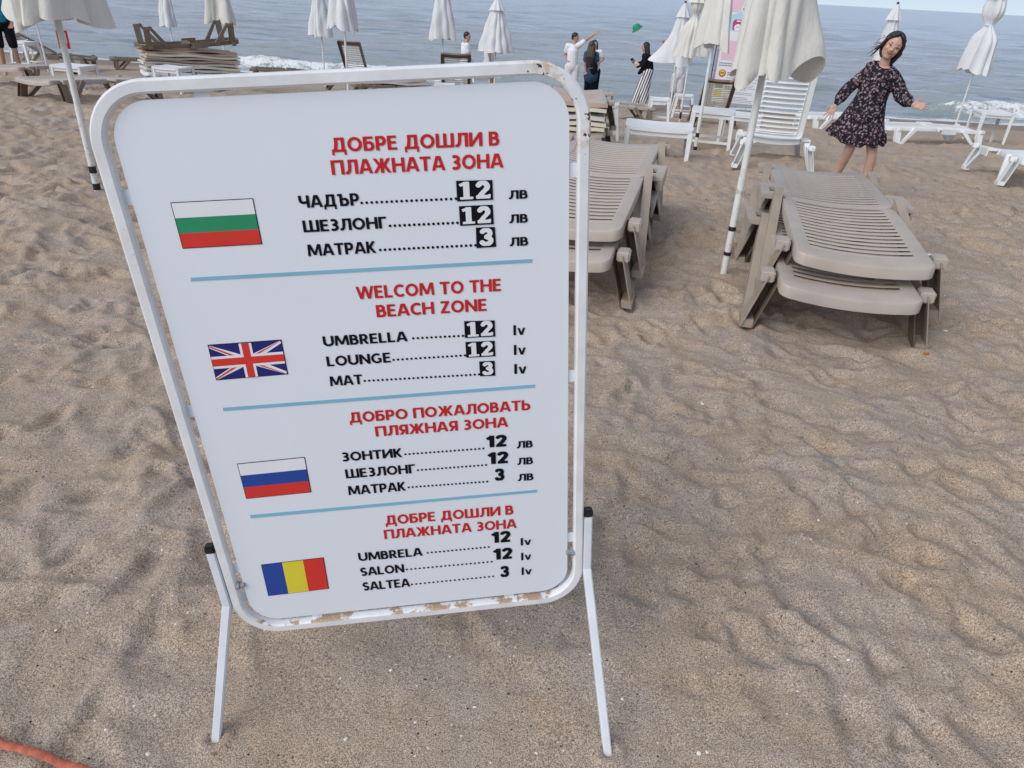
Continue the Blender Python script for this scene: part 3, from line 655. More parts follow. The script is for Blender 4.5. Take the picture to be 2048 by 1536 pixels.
for key, q_ in FLAGS.items():
    pf = bil(q_); fl = slab('flag_print', q_, M['black'], y1=-.0022)
    e = .010
    if key in ('bg', 'ru'):
        cols = ['pwhite', 'pgreen', 'pred'] if key == 'bg' else ['pwhite', 'pblue', 'pred']
        for k, c in enumerate(cols):
            t1, t0 = 1 - k/3, 1 - (k+1)/3; e2 = e*1.5
            flagpoly(pf, fl, M[c], 'stripe', [rect(e, max(t0, e2), 1-e, min(t1, 1-e2))], -.0026)
    elif key == 'ro':
        for k, c in enumerate(['pblue', 'pyellow', 'pred']): flagpoly(pf, fl, M[c], 'stripe', [rect(max(k/3, e), e, min((k+1)/3, 1-e), 1-e)], -.0026)
    else:
        flagpoly(pf, fl, M['pnavy'], 'field', [rect(e, 2*e, 1-e, 1-2*e)], -.0025)
        def diag(w, off=0, clip=None):
            out = []
            for sx, sy in ((0, 0), (1, 0), (0, 1), (1, 1)):
                dx, dy = (.5-sx), (.5-sy); L = math.hypot(dx*2, dy); nx, ny = -dy/L, dx*2/L  # normal in 2:1 space
                nx, ny = nx/2, ny; s_ = off*(1 if (sx == sy) else -1)*(1 if sx == 0 else -1)
                a = (sx + nx*(w+s_), sy + ny*(w+s_)); b = (sx - nx*(w-s_), sy - ny*(w-s_))
                p = [a, b, (b[0]+dx, b[1]+dy), (a[0]+dx, a[1]+dy)]
                out.append([(min(max(u_, e), 1-e), min(max(v_, 2*e), 1-2*e)) for u_, v_ in p])
            return out
        flagpoly(pf, fl, M['pwhite'], 'white_saltire', diag(.10), -.0028)
        flagpoly(pf, fl, M['pred'], 'red_saltire', diag(.032, .034), -.0031)
        flagpoly(pf, fl, M['pwhite'], 'white_cross', [rect(.415, 2*e, .585, 1-2*e), rect(e, .33, .415, .67), rect(.585, .33, 1-e, .67)], -.0034)
        flagpoly(pf, fl, M['pred'], 'red_cross', [rect(.45, 2*e, .55, 1-2*e), rect(e, .40, .45, .60), rect(.55, .40, 1-e, .60)], -.0037)
# legs: a bar bolted to each side of the frame, bending out to the sand; a matching bar behind
INV = SM.inverted()
for sx, xt, fx, fw_ in ((-1, -.0445, (-.618, .980), (-.545, 1.40)), (1, .7465, (.265, .999), (.17, 1.50))):
    foot = INV @ Vector((fx[0], fx[1], -.015)); top = Vector((xt, -.001, .207)); bend = Vector((xt - .001*sx, -.004, .058))
    mb = MB(); mb.beam(top, bend, .018, .018, (1, 0, 0)); m2 = bend + (foot-bend)*.035
    mb.beam(bend + Vector((0, 0, .004)), foot, .0185, .0185, (1, 0, 0))
    mb.bevel(.0022, 2); lg = mb.build('leg', M['paint_leg'], sign)
    MB().box((top.x, top.y, top.z + .009), (.0195, .0195, .019)).bevel(.003).build('end_cap', M['capblack'], lg)
    rear = INV @ Vector((fw_[0], fw_[1], G(*fw_) - .015)); xr = xt - sx*.0005
    mb = MB(); mb.beam((xr, .0215, .15), (xr, .0215, .055), .018, .018, (1, 0, 0)); mb.beam((xr, .0215, .06), rear, .0185, .0185, (1, 0, 0)); mb.bevel(.0022, 2)
    mb.build('rear_leg', M['paint_leg'], sign)
    bx = -.0145 if sx < 0 else .7165; mb = MB()
    mb.tube([(bx - sx*.004, -.004, .111), (bx + sx*-.0175, -.004, .111)], .0055, 8); mb.tube([(bx - sx*.001, -.004, .111), (bx - sx*.008, -.004, .111)], .009, 6)
    mb.build('bolt', M['bolt'], sign)
# ================================================================== LOUNGERS
HW, HL, DZ = .335, .975, .33
def sagz(x, y):
    k = 1 - min(1, (abs(x)/HW))**2
    return -.030*k + .012*math.cos(y*2.2) - .012 + (.016*math.exp(-((y+.975)/.12)**2))*0
def ring_mesh(name, x1, y0, y1, bx, by0, by1, dep=.062, rnear=.05, seg=7):
    """bullnosed frame round an opening"""
    def loop(ins, z, opening=False):
        if opening: ax, a0, a1, rr = x1-bx+ins, y0+by0-ins, y1-by1+ins, .03
        else: ax, a0, a1, rr = x1-ins, y0+ins, y1-ins, max(.01, rnear-ins)
        out = []
        for cx, cy, a in ((ax-rr, a1-rr, 0), (-ax+rr, a1-rr, 90), (-ax+rr, a0+rr, 180), (ax-rr, a0+rr, 270)):
            for k in range(4): t = R(a + 30*k); out.append((cx + rr*math.cos(t), cy + rr*math.sin(t), z))
            # points along the following straight
            nx = {0: (-ax+rr, a1), 90: (-ax, a0+rr), 180: (ax-rr, a0), 270: (ax, a1-rr)}[a]; px = out[-1]
            for k in range(1, seg): t = k/seg; out.append((px[0] + (nx[0]-px[0])*t, px[1] + (nx[1]-px[1])*t, z))
        return out
    L = [loop(0, -.018, True), loop(0, -.004, True), loop(-.004, 0, True)] 
    L += [loop(.016, 0), loop(.005, -.004), loop(0, -.014), loop(0, -dep), loop(.008, -dep), loop(.010, -.02)]
    v, f = [], []; n = len(L[0])
    for l in L: v += [(p[0], p[1], p[2] + sagz(p[0], p[1])) for p in l]
    for i in range(len(L)-1):
        for k in range(n): f.append((i*n+k, (i+1)*n+k, (i+1)*n+(k+1) % n, i*n+(k+1) % n))
    me = bpy.data.meshes.new(name); me.from_pydata(v, [], f); me.update(); shade(me)
    me.set_sharp_from_angle(angle=R(40)); return me
def slat_mesh(w, wid=.032, hgt=.016):
    v, f = [], []; prof = [(-wid/2, -.006), (-wid/2, -.003), (-wid/4, 0), (wid/4, 0), (wid/2, -.003), (wid/2, -.006)]
    for i in range(7):
        x = -w + 2*w*i/6
        for a, z in prof: v.append((x, a, z + sagz(x, 0)))
    for i in range(6):
        for k in range(5): f.append((i*6+k, i*6+k+1, (i+1)*6+k+1, (i+1)*6+k))
    me = bpy.data.meshes.new('slat'); me.from_pydata(v, [], f); me.update(); shade(me); return me
def channel(mb, top, foot, wx=.058, wy=.10, sx=1, flip=1):
    """U-channel strut: outer plate, inner plate, web"""
    t, f = Vector(top), Vector(foot)
    mb.beam(t + Vector((sx*wx/2, 0, 0)), f + Vector((sx*wx/2, 0, 0)), .006, wy)
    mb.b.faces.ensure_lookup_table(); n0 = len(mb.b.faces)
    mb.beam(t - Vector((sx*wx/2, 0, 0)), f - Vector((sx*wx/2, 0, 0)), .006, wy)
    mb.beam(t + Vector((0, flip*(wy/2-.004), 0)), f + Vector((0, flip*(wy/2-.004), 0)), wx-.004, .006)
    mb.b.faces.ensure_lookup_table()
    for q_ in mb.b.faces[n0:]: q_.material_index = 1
def leg_mesh(sx, ya, yb, yf, wb=.070):
    """V-shaped leg: one nearly upright strut, one sloping strut, joined in a foot"""
    mb = MB(); xt, xf = sx*(HW+.012), sx*(HW+.095); zt = -.035
    channel(mb, (xt, ya, zt), (xf, yf, -DZ), .060, .105, sx, 1)
    mb.beam((xt, yb, zt), (xf, yf + (.06 if yb > yf else -.06), -DZ), .052, wb, (1, 0, 0), (.052, wb*.62))
    mb.box((xf, yf + (.03 if yb > yf else -.03), -DZ + .02), (.064, .15, .045))
    return mb.mesh('leg')
LM = {}
def lounger_meshes():
    LM['seat'] = ring_mesh('seat_frame', HW, -.005, HL, .072, .03, .10)
    LM['back'] = ring_mesh('backrest_frame', HW-.006, -HL, -.012, .072, .115, .035)
    LM['slat'] = slat_mesh(HW-.070)
    LM['legs2'] = [leg_mesh(-1, -.82, -.48, -.82), leg_mesh(1, -.82, -.48, -.82), leg_mesh(-1, .82, .48, .82), leg_mesh(1, .82, .48, .82)]
    LM['legs'] = [leg_mesh(-1, -.80, .04, -.80, .17), leg_mesh(1, -.80, .04, -.80, .17), leg_mesh(-1, .16, .84, .17, .13), leg_mesh(1, .16, .84, .17, .13)]
    for sx in (-1, 1):
        mb = MB(); a = .275  # wing with a square slot, made from four bars round the slot
        x0 = sx*(HW-.002)
        mb.box((x0 + sx*.055, .045, -.016), (.118, .088, .030)); mb.box((x0 + sx*.055, .245, -.016), (.118, .088, .030))
        mb.box((x0 + sx*.0105, .145, -.016), (.029, .112, .030)); mb.box((x0 + sx*.0845, .145, -.016), (.059, .112, .030))
        mb.box((x0 + sx*.106, .145, -.06), (.014, .29, .07))
        LM['wing', sx] = mb.bevel(.004, 2).mesh('bracket', False)
        LM['cap', sx] = MB().box((0, 0, 0), (.070, .082, .060)).bevel(.008, 3).mesh('leg_cap', False)
lounger_meshes()
def dup_mesh(me, m):
    k = (me.name, m.name)
    if k not in LM:
        c = me.copy(); c.materials.append(m); LM[k] = c
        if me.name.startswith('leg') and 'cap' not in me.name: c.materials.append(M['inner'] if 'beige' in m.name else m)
    return LM[k]
def lounger(m, loc, rz, back=0, label='', group=None, dz=0, under=None, tilt=0, slat_m=None, upside=False, pitch=None, slats=True, legs=True, ysc=1.0):
    x, y = loc; z = T(x, y)
    d = Vector((-math.sin(rz), math.cos(rz))); sl = (T(x+d.x*.9, y+d.y*.9) - T(x-d.x*.9, y-d.y*.9))/1.8
    if pitch is not None: sl = pitch
    r_ = empty('sun_lounger', (x, y, z + dz - .012)); r_.rotation_mode = 'XYZ'
    r_.rotation_euler = (math.atan(sl) + (math.pi if upside else 0), tilt, rz)
    tag(r_, label, 'sun lounger', group); um = under or m; zz = DZ if not upside else -.0
    z0 = 0 if upside else DZ
    r_.scale = (1, ysc, 1)
    def put(name, me, mm, loc=(0, 0, 0), rot=(0, 0, 0), parent=r_):
        return link(name, dup_mesh(me, mm), None, parent, loc=(loc[0], loc[1], loc[2] + (z0 if parent is r_ else 0)), rot=rot)
    put('seat_frame', LM['seat'], m)
    bf = put('backrest_frame', LM['back'], m, rot=(-back, 0, 0))
    if legs:
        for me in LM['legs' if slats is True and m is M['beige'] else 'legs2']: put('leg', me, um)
    for sx in (-1, 1):
        put('bracket', LM['wing', sx], m); put('leg_cap', LM['cap', sx], m, (sx*(HW+.045), -.80, -.045))
        put('leg_cap', LM['cap', sx], m, (sx*(HW+.045), .84, -.03))
    sm_m = slat_m or m; step = .0575
    if slats == 'panel':
        for nm, p, a, n in (('slat_panel', r_, .058, 15), ('slat_panel', bf, -.828, 14)):
            base = LM['slat']; v0 = np.array([q.co[:] for q in base.vertices]); f0 = [tuple(q.vertices) for q in base.polygons]; v, f = [], []
            for k in range(n):
                o_ = len(v); yy = a + k*step; zc = sagz(HW, yy); v += [(q[0], q[1]+yy, q[2]+zc) for q in v0]; f += [tuple(i+o_ for i in t) for t in f0]
            key = ('panel', a, sm_m.name)
            if key not in LM: 
                me = bpy.data.meshes.new(nm); me.from_pydata(v, [], f); me.update(); shade(me); me.materials.append(sm_m); LM[key] = me
            o = link(nm, LM[key], None, p, loc=(0, 0, z0 if p is r_ else 0))
    elif slats:
        for p, a, n in ((r_, .058, 15), (bf, -.828, 14)):
            for k in range(n):
                yy = a + k*step; s_ = put('slat', LM['slat'], sm_m, (0, yy, sagz(HW, yy)), parent=p)
    return r_
GA = 'beige loungers stacked in twos beside the price sign'
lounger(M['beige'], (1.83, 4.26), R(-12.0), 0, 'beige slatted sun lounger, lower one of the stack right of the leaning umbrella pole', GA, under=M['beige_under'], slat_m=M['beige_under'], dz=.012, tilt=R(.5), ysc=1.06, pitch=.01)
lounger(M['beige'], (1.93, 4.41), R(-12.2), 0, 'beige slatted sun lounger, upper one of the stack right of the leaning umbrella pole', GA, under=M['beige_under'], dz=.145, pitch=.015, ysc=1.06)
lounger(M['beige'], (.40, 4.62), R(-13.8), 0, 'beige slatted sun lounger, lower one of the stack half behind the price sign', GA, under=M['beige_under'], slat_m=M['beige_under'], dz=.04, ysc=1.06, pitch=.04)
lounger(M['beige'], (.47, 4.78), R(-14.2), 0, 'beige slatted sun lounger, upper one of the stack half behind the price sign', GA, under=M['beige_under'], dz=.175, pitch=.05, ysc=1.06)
GL = 'beige and brown loungers set out towards the sea'
P_ = 'panel'
lounger(M['beige'], (-6.6, 11.42), R(-17), 0, 'flat beige lounger behind the left umbrella pole, nearest at the left edge', GL, under=M['brown'], slats=P_, pitch=-.085, ysc=1.05)
lounger(M['beige'], (-9.35, 14.3), R(4), 0, 'flat beige lounger behind the small white table at left', GL, under=M['brown'], slats=P_)
lounger(M['brown'], (-12.6, 20.3), R(-80), R(28), 'brown lounger with raised back at the far left by the shore', GL, slats=P_)
lounger(M['brown'], (-10.9, 21.9), R(-60), 0, 'low brown lounger left of the tall pile of mats', GL, slats=P_)
lounger(M['brown'], (-4.45, 20.0), R(-18), R(62), 'brown lounger with slatted back raised steeply beside a white umbrella', GL, slat_m=M['mat_b'], slats=P_)
lounger(M['brown'], (-1.65, 17.4), R(4), R(52), 'brown lounger with raised back standing behind the top bar of the sign', GL, slat_m=M['mat_b'], slats=P_)
lounger(M['brown'], (-3.1, 17.6), R(-70), 0, 'brown lounger carrying a short pile of cream mats', GL, slats=P_)
lounger(M['brown'], (-7.0, 22.0), R(-75), 0, 'dark brown lounger by the surf behind the sign', GL, slats=P_)
lounger(M['beige'], (1.75, 16.4), R(-82), 0, 'flat tan lounger in front of the woman in striped trousers', GL, under=M['brown'], slats=P_)
lounger(M['brown'], (4.05, 16.6), R(-8), R(40), 'brown lounger with cream slats and raised back near the notice board', GL, slat_m=M['mat_a'], slats=P_)
lounger(M['beige'], (.62, 9.35), R(-3), 0, 'tan lounger under a pile of cream mats behind the rusty corner of the sign', GL, under=M['beige_under'], slats=P_)
lounger(M['beige'], (-1.35, 10.2), R(-3), 0, 'pale beige lounger seen over the top edge of the board', GL, under=M['brown'], slats=P_)
GW = 'white loungers by the water'
W = M['white_resin']
lounger(W, (3.08, 9.3), R(-14), R(76), 'white lounger with tall slatted back raised behind the big umbrella', GW)
lounger(W, (7.75, 14.6), R(-84), 0, 'white lounger reaching out to the right of the girl in the dress', GW, slats=P_)
lounger(W, (7.0, 16.9), R(-80), 0, 'white lounger half hidden behind the girl in the dress', GW, slats=P_)
lounger(W, (6.05, 8.95), R(-17), 0, 'white lounger cut off by the right edge of the picture', GW, slats=P_)
lounger(W, (-7.15, 16.2), R(-52), 0, 'white lounger under the tall pile of mats', GW, slats=P_)
# ---- upside down lounger on the pile
def mat_obj(m, x, y, z, rz, L=1.86, W_=.62, tz=.054, label='', group='', pitch=0):
    nx, ny = 6, 18; v, f = [], []; sd_ = rnd.random()*50
    for side in (1, -1):
        for j in range(ny+1):
            for i in range(nx+1):
                a, b = -1 + 2*i/nx, -1 + 2*j/ny; e = (abs(a)**6 + abs(b)**14)
                zz = side*tz/2*(1 - .3*min(1, e)); wob = .012*math.sin(b*5 + sd_) + .006*math.sin(a*4 + sd_*2)
                v.append((a*W_/2*(1-.02*abs(b)**8), b*L/2, zz + wob))
    n = (nx+1)*(ny+1); idx = lambda s, i, j: s*n + j*(nx+1) + i
    for j in range(ny):
        for i in range(nx):
            f.append((idx(0,i,j), idx(0,i+1,j), idx(0,i+1,j+1), idx(0,i,j+1))); f.append((idx(1,i,j+1), idx(1,i+1,j+1), idx(1,i+1,j), idx(1,i,j)))
    for j in range(ny): f.append((idx(1,0,j), idx(0,0,j), idx(0,0,j+1), idx(1,0,j+1))[::-1]); f.append((idx(1,nx,j), idx(0,nx,j), idx(0,nx,j+1), idx(1,nx,j+1)))
    for i in range(nx): f.append((idx(1,i,0), idx(0,i,0), idx(0,i+1,0), idx(1,i+1,0))); f.append((idx(1,i,ny), idx(0,i,ny), idx(0,i+1,ny), idx(1,i+1,ny))[::-1])
    o = pymesh('beach_mat', v, f, m, smooth=True, loc=(x, y, z), rot=(pitch, 0, rz)); return tag(o, label, 'mat', group)
ms = ['mat_b', 'mat_a', 'mat_b', 'mat_c', 'mat_b', 'mat_a', 'mat_c', 'mat_c']
nth = ['bottom', 'second', 'third', 'fourth', 'fifth', 'sixth', 'seventh', 'topmost']
hue = {'mat_a': 'cream', 'mat_b': 'greyish', 'mat_c': 'tan'}
sl_ = (T(-7.15+.87*.9, 16.2+.5*.9) - T(-7.15-.87*.9, 16.2-.5*.9))/1.8
for k in range(8):
    mat_obj(M[ms[k]], -7.15 + rnd.uniform(-.04, .04), 16.2 + rnd.uniform(-.03, .03), T(-7.15, 16.2) + .375 + k*.052, R(-52) + rnd.uniform(-.03, .03), pitch=math.atan(sl_),
            label=f'{hue[ms[k]]} beach mat, {nth[k]} of the tall pile on the white lounger', group='mats in the tall pile')
lounger(M['brown'], (-7.15, 16.2), R(-52) + math.pi, 0, 'brown lounger lying upside down with its legs up on the pile of mats', GL, dz=.81, upside=True, pitch=sl_, slats=P_).scale = (1, 1, 1.3)
for k in range(4):
    mat_obj(M[['mat_b', 'mat_a', 'mat_b', 'mat_c'][k]], -3.1 + rnd.uniform(-.05, .05), 17.6, T(-3.1, 17.6) + .365 + k*.052, R(-70), L=1.5, pitch=-.03,
            label=f'{["greyish", "cream", "greyish", "tan"][k]} beach mat, {["bottom", "second", "third", "topmost"][k]} of the short pile behind the top bar of the sign', group='mats in the short pile')
for k in range(5):
    mat_obj(M[['mat_a', 'mat_a', 'mat_b', 'mat_a', 'mat_c'][k]], .62 + rnd.uniform(-.02, .02), 9.3, T(.62, 9.35) + .365 + k*.062, R(-3), tz=.055, pitch=-.045,
            label=f'{["cream", "cream", "greyish", "cream", "tan"][k]} beach mat, {["bottom", "second", "third", "fourth", "topmost"][k]} of the pile behind the rusty corner of the sign', group='mats behind the rusty corner')
lounger(M['beige'], (.62, 9.5), R(-3), 0, 'tan lounger set over the pile of mats behind the rusty corner of the sign', GL, under=M['beige_under'], dz=.36, slats=P_, pitch=-.045)

# ================================================================== TABLES AND STOOLS
def table(name, m, loc, rz, wx, wy, h, label, cat, group=None, splay=.03, bar=False, dz=0, rot=None, sag=.02):
    x, y = loc; r_ = empty(name, (x, y, T(x, y) - .01 + dz), rot or (0, 0, rz)); tag(r_, label, cat, group)
    n = 8; v, f = [], []
    for side in (0, 1):
        for j in range(n+1):
            for i in range(n+1):
                a, b = -1 + 2*i/n, -1 + 2*j/n; rr = .03; px, py = a*wx/2, b*wy/2
                if abs(a) == 1 and abs(b) == 1: px *= .95; py *= .95
                v.append((px, py, h - side*.035 - sag*(1-a*a)*(1-b*b)*(1-side) - sag*.6*(1-a*a)))
    N = (n+1)**2; idx = lambda s, i, j: s*N + j*(n+1) + i
    for j in range(n):
        for i in range(n): f.append((idx(0,i,j), idx(0,i+1,j), idx(0,i+1,j+1), idx(0,i,j+1))); f.append((idx(1,i,j+1), idx(1,i+1,j+1), idx(1,i+1,j), idx(1,i,j)))
    for j in range(n): f.append((idx(0,0,j), idx(0,0,j+1), idx(1,0,j+1), idx(1,0,j))); f.append((idx(0,n,j+1), idx(0,n,j), idx(1,n,j), idx(1,n,j+1)))
    for i in range(n): f.append((idx(0,i+1,0), idx(0,i,0), idx(1,i,0), idx(1,i+1,0))); f.append((idx(0,i,n), idx(0,i+1,n), idx(1,i+1,n), idx(1,i,n)))
    pymesh('table_top' if cat == 'table' else 'seat', v, f, m, r_)
    mb = MB(); ap = .05
    for sx in (-1, 1): mb.box((sx*(wx/2-.03), 0, h-.036-ap/2), (.012, wy-.1, ap)); mb.box((0, sx*(wy/2-.03), h-.045-ap/2), (wx-.1, .012, ap))
    mb.build('apron', m, r_)
    for sx in (-1, 1):
        for sy in (-1, 1):
            mb = MB(); t = Vector((sx*(wx/2-.035), sy*(wy/2-.035), h-.037)); b = Vector((sx*(wx/2-.035+splay), sy*(wy/2-.035+splay), 0))
            mb.beam(t + Vector((sx*.02, 0, 0)), b + Vector((sx*.014, 0, 0)), .008, .065, (1, 0, 0), (.008, .045)); mb.beam(t + Vector((0, sy*.02, 0)), b + Vector((0, sy*.014, 0)), .065, .008, (1, 0, 0), (.045, .008))
            mb.build('leg', m, r_)
    if bar:
        mb = MB()
        for s_ in (-1, 1):
            mb.box((0, s_*(wy/2-.035+splay*.75), h*.24), (wx-.03+splay, .01, .035)); mb.box((s_*(wx/2-.035+splay*.75), 0, h*.24), (.01, wy-.06+splay, .035))
        mb.build('crossbar', m, r_)
    return r_
GT = 'white plastic tables and stools'
table('side_table', W, (1.60, 9.05), R(-9), .80, .62, .40, 'low white plastic table with sagging top behind the tan lounger', 'table', GT, .0)
table('plastic_stool', M['grey_resin'], (1.22, 11.8), R(-6), .40, .40, .52, 'tall greyish plastic stool left of the low white table', 'stool', GT, .07, True)
table('side_table', W, (2.75, 11.2), R(-14), .62, .55, .56, 'tall white plastic table behind the striped base of an umbrella pole', 'table', GT, .03, True, sag=.01)
table('side_table', W, (3.55, 12.5), R(-20), .66, .5, .46, 'white table whose worn top juts out beside the notice board', 'table', GT, .0, False, sag=.01)
table('plastic_stool', W, (3.75, 18.4), R(-6), .42, .42, .52, 'far white stool in front of the surf left of the notice board', 'stool', GT, .07, True)
table('plastic_stool', W, (2.85, 16.5), R(-6), .42, .42, .48, 'white stool between the tan lounger and the tall white table', 'stool', GT, .05, True)
table('side_table', W, (-8.3, 13.9), R(-8), .62, .5, .40, 'small white table with a flat top beside the left umbrella pole', 'table', GT, .0)
table('plastic_stool', W, (-12.2, 18.6), R(-10), .45, .45, .62, 'white stool behind the far left beige loungers', 'stool', GT, .05, True)
table('plastic_stool', W, (-1.75, 15.9), R(3), .42, .42, .48, 'white stool seen between the top bar and the board of the sign', 'stool', GT, .05, True)
table('side_table', W, (9.3, 15.3), R(-8), .60, .60, .62, 'tall white table at the end of the white lounger under the far right umbrella', 'table', GT, .0)
table('side_table', W, (-6.9, 14.8), R(-12), .6, .5, .46, 'white table in front of the tall pile of mats', 'table', GT, .0)
table('side_table', W, (-.95, 17.9), R(0), .6, .5, .38, 'low white table glimpsed above the right half of the board', 'table', GT, .0)
# ================================================================== UMBRELLAS
def umbrella(x, y, hem, rad, m, label, length=1.25, tied=None, seed=0, lean=(0, 0), bands=(), flare=(), top=2.55, folds=7, prad=.019, drop=.07, vent=True, lower=True):
    z = T(x, y); r_ = empty('beach_umbrella', (x, y, z - .02), (lean[0], lean[1], seed*.7)); tag(r_, label, 'umbrella', 'closed white beach umbrellas')
    rs = random.Random(seed); n, k_ = 128, 30
    ph = rs.random()*6; ph2 = rs.random()*6; amps = [rs.uniform(.7, 1.35) for _ in range(folds)]; hz = [rs.uniform(-1, 1) for _ in range(folds)]
    def prof(t):
        b = .045 + (rad-.045)*(t**.85)
        if tied is not None:
            b = b*(1 - .62*math.exp(-((t-tied)/.085)**2)) + .10*rad*math.exp(-((t-tied+.22)/.14)**2)
        return b
    def pt(t, a, inner=0):
        s_ = (a/(2*math.pi)*folds + ph + .45*math.sin(2*a+ph2) + .30*math.sin(3*a+ph)) % folds; i = int(s_) % folds; u = s_ - int(s_); A = amps[i]
        w_ = 1 - abs(2*u-1)**1.6
        amp = .15 + .50*min(1, t*1.5); rr = prof(t)*(1 - amp*.45 + amp*(w_*A - .35)*.9)
        rr *= 1 + .10*math.sin(2*a + ph2 + t*2)
        for fa, fs in flare:
            da = (a - fa + math.pi) % (2*math.pi) - math.pi; rr *= 1 + fs*math.exp(-(da/.30)**2)*sm(.55, 1, t)
        a2 = a + (.55*(u-.5)*min(1, t*1.6)) + .15*math.sin(t*3 + ph)
        zt = hem + length*(1-t)
        if t > .8:
            q_ = (t-.8)/.2; zt += q_*(-drop*w_*A + .035*hz[i] + .02*math.sin(5*a + ph))
            for fa, fs in flare:
                da = (a - fa + math.pi) % (2*math.pi) - math.pi; zt += q_*fs*.14*math.exp(-(da/.30)**2)
        rr *= 1 + .03*math.sin(t*17 + 5*a + ph)
        return rr, a2, zt
    v, f = [], []
    for j in range(k_+1):
        t = j/k_
        for i in range(n):
            rr, a2, zt = pt(t, 2*math.pi*i/n); v.append((rr*math.cos(a2), rr*math.sin(a2), zt))
    rows = k_+1
    for q_ in (.012, .5, 1.0):   # hem turned in: the cloth's inner face
        for i in range(n):
            rr, a2, zt = pt(1, 2*math.pi*i/n); rr2, _, _ = pt(.9, 2*math.pi*i/n); s_ = (1-.02) if q_ < .1 else (1 - .45*q_)
            v.append((rr*s_*math.cos(a2), rr*s_*math.sin(a2), zt + (.0 if q_ < .1 else .28*q_)))
        rows += 1
    for j in range(rows-1):
        for i in range(n): f.append((j*n+i, j*n+(i+1) % n, (j+1)*n+(i+1) % n, (j+1)*n+i))
    f.append(tuple(range(n))[::-1])
    pymesh('canopy', v, f, m, r_, smooth=True)
    if vent:
        v, f = [], []
        for j in range(5):
            for i in range(48):
                a = 2*math.pi*i/48; rr = .03 + (prof(.22)*1.18)*(j/4)*(1 + .16*math.sin(a*8+ph)); v.append((rr*math.cos(a), rr*math.sin(a), hem + length*(1.02 - .24*(j/4)**1.1)))
        for j in range(4):
            for i in range(48): f.append((j*48+i, (j+1)*48+i, (j+1)*48+(i+1) % 48, j*48+(i+1) % 48))
        pymesh('vent_flap', v, f, m, r_, smooth=True)
    if tied is not None:
        mb = MB(); tz = hem + length*(1-tied); q_ = [( (prof(tied)*.80+.012)*math.cos(R(a)), (prof(tied)*.80+.012)*math.sin(R(a)), tz + .008*math.sin(R(a*2))) for a in range(0, 361, 20)]
        mb.tube(q_, .010, 6); mb.build('tie', m, r_, True)
    MB().tube([(0, 0, -.25), (0, 0, .62)], prad*1.12, 14).build('lower_pole', M['pole'], r_, True)
    MB().tube([(0, 0, .60), (0, 0, hem+length+.03)], prad, 14).build('pole', M['pole'], r_, True)
    MB().tube([(0, 0, hem+length+.0), (0, 0, hem+length+.05), (0, 0, hem+length+.07)], [.028, .028, .012], 10).build('finial', M['capblack'], r_, True)
    for bz, bh in bands: MB().tube([(0, 0, bz), (0, 0, bz+bh)], prad*1.22, 14).build('tape_band', M['band'], r_, True)
    mb = MB()
    for i in range(folds):
        a = 2*math.pi*(i+.5)/folds + ph; mb.tube([(.03*math.cos(a), .03*math.sin(a), hem+.35), (prof(.9)*.5*math.cos(a), prof(.9)*.5*math.sin(a), hem-.0)], .004, 5)
    mb.build('ribs', M['steel'], r_)
    return r_
CV, CW = M['canvas'], M['canvas_w']
umbrella(-3.22, 5.33, 1.22, .24, CV, 'closed cream umbrella at the top left with black bands low on its pole', seed=1, bands=((.035, .028+.02), (.16, .05)), flare=((.2, .35), (2.6, .35), (4.5, .2)), prad=.021)
umbrella(1.285, 4.26, 1.25, .18, CV, 'closed cream umbrella with the biggest canopy, its pole left of the stacked loungers', seed=5, lean=(0, R(.5)), bands=((.145, .022), (.30, .026)), flare=((2.5, .8), (4.3, .25)), prad=.0185, drop=.10)
umbrella(2.47, 10.76, 1.45, .25, CV, 'closed cream umbrella with a black banded pole in front of the notice board', seed=9, bands=((.02, .05), (.20, .06)), flare=((.6, .3),), prad=.022)
umbrella(3.48, 17.15, 1.40, .30, CV, 'cream umbrella tied round its canopy left of the notice board', seed=13, tied=.42, bands=((.05, .14),), flare=((3.3, .4),))
umbrella(3.62, 19.3, 1.24, .30, CW, 'white umbrella with one hem corner flung left, beside the tied cream one', seed=17, flare=((3.6, .8),))
umbrella(-6.96, 17.6, 1.40, .29, CV, 'closed cream umbrella with torn hem right of the tall pile of mats', seed=21, bands=((.25, .1),), flare=((.3, .7),))
umbrella(-10.6, 23.0, 1.30, .26, CW, 'slim white umbrella behind the upturned lounger legs', seed=25)
umbrella(-5.57, 20.85, 1.28, .26, CW, 'slim white umbrella left of the wider one above the raised brown backrest', seed=29, drop=.03)
umbrella(-3.30, 13.9, 1.42, .28, CW, 'white umbrella with a folded back hem above the left half of the board', seed=33, flare=((.5, .35), (3.6, .25)), drop=.12)
umbrella(-2.07, 18.4, 1.44, .27, CW, 'white umbrella whose pole rises left of the man with the dark strap', seed=37, drop=.08)
umbrella(-.95, 21.3, 1.22, .40, CW, 'wide white umbrella with a smooth hem right of the man with the dark strap', seed=41, drop=.02, folds=10)
umbrella(7.5, 16.8, 1.28, .25, CW, 'white umbrella standing right behind the head of the girl', seed=45, length=1.22, flare=((.2, .7), (3.2, .5)))
umbrella(9.95, 17.6, 1.42, .40, CW, 'white umbrella tied at the waist with a flared skirt at the right', seed=49, tied=.52, flare=((3.1, .45), (.2, .15)), drop=.10, length=1.8, bands=((.02, .12),))
umbrella(-11.7, 18.5, 1.30, .36, CW, 'white umbrella behind the canopy of the nearest left one', seed=53)
umbrella(-14.9, 23.0, 1.15, .34, CW, 'farthest left white umbrella with a thin pole by the warning sign', seed=57)
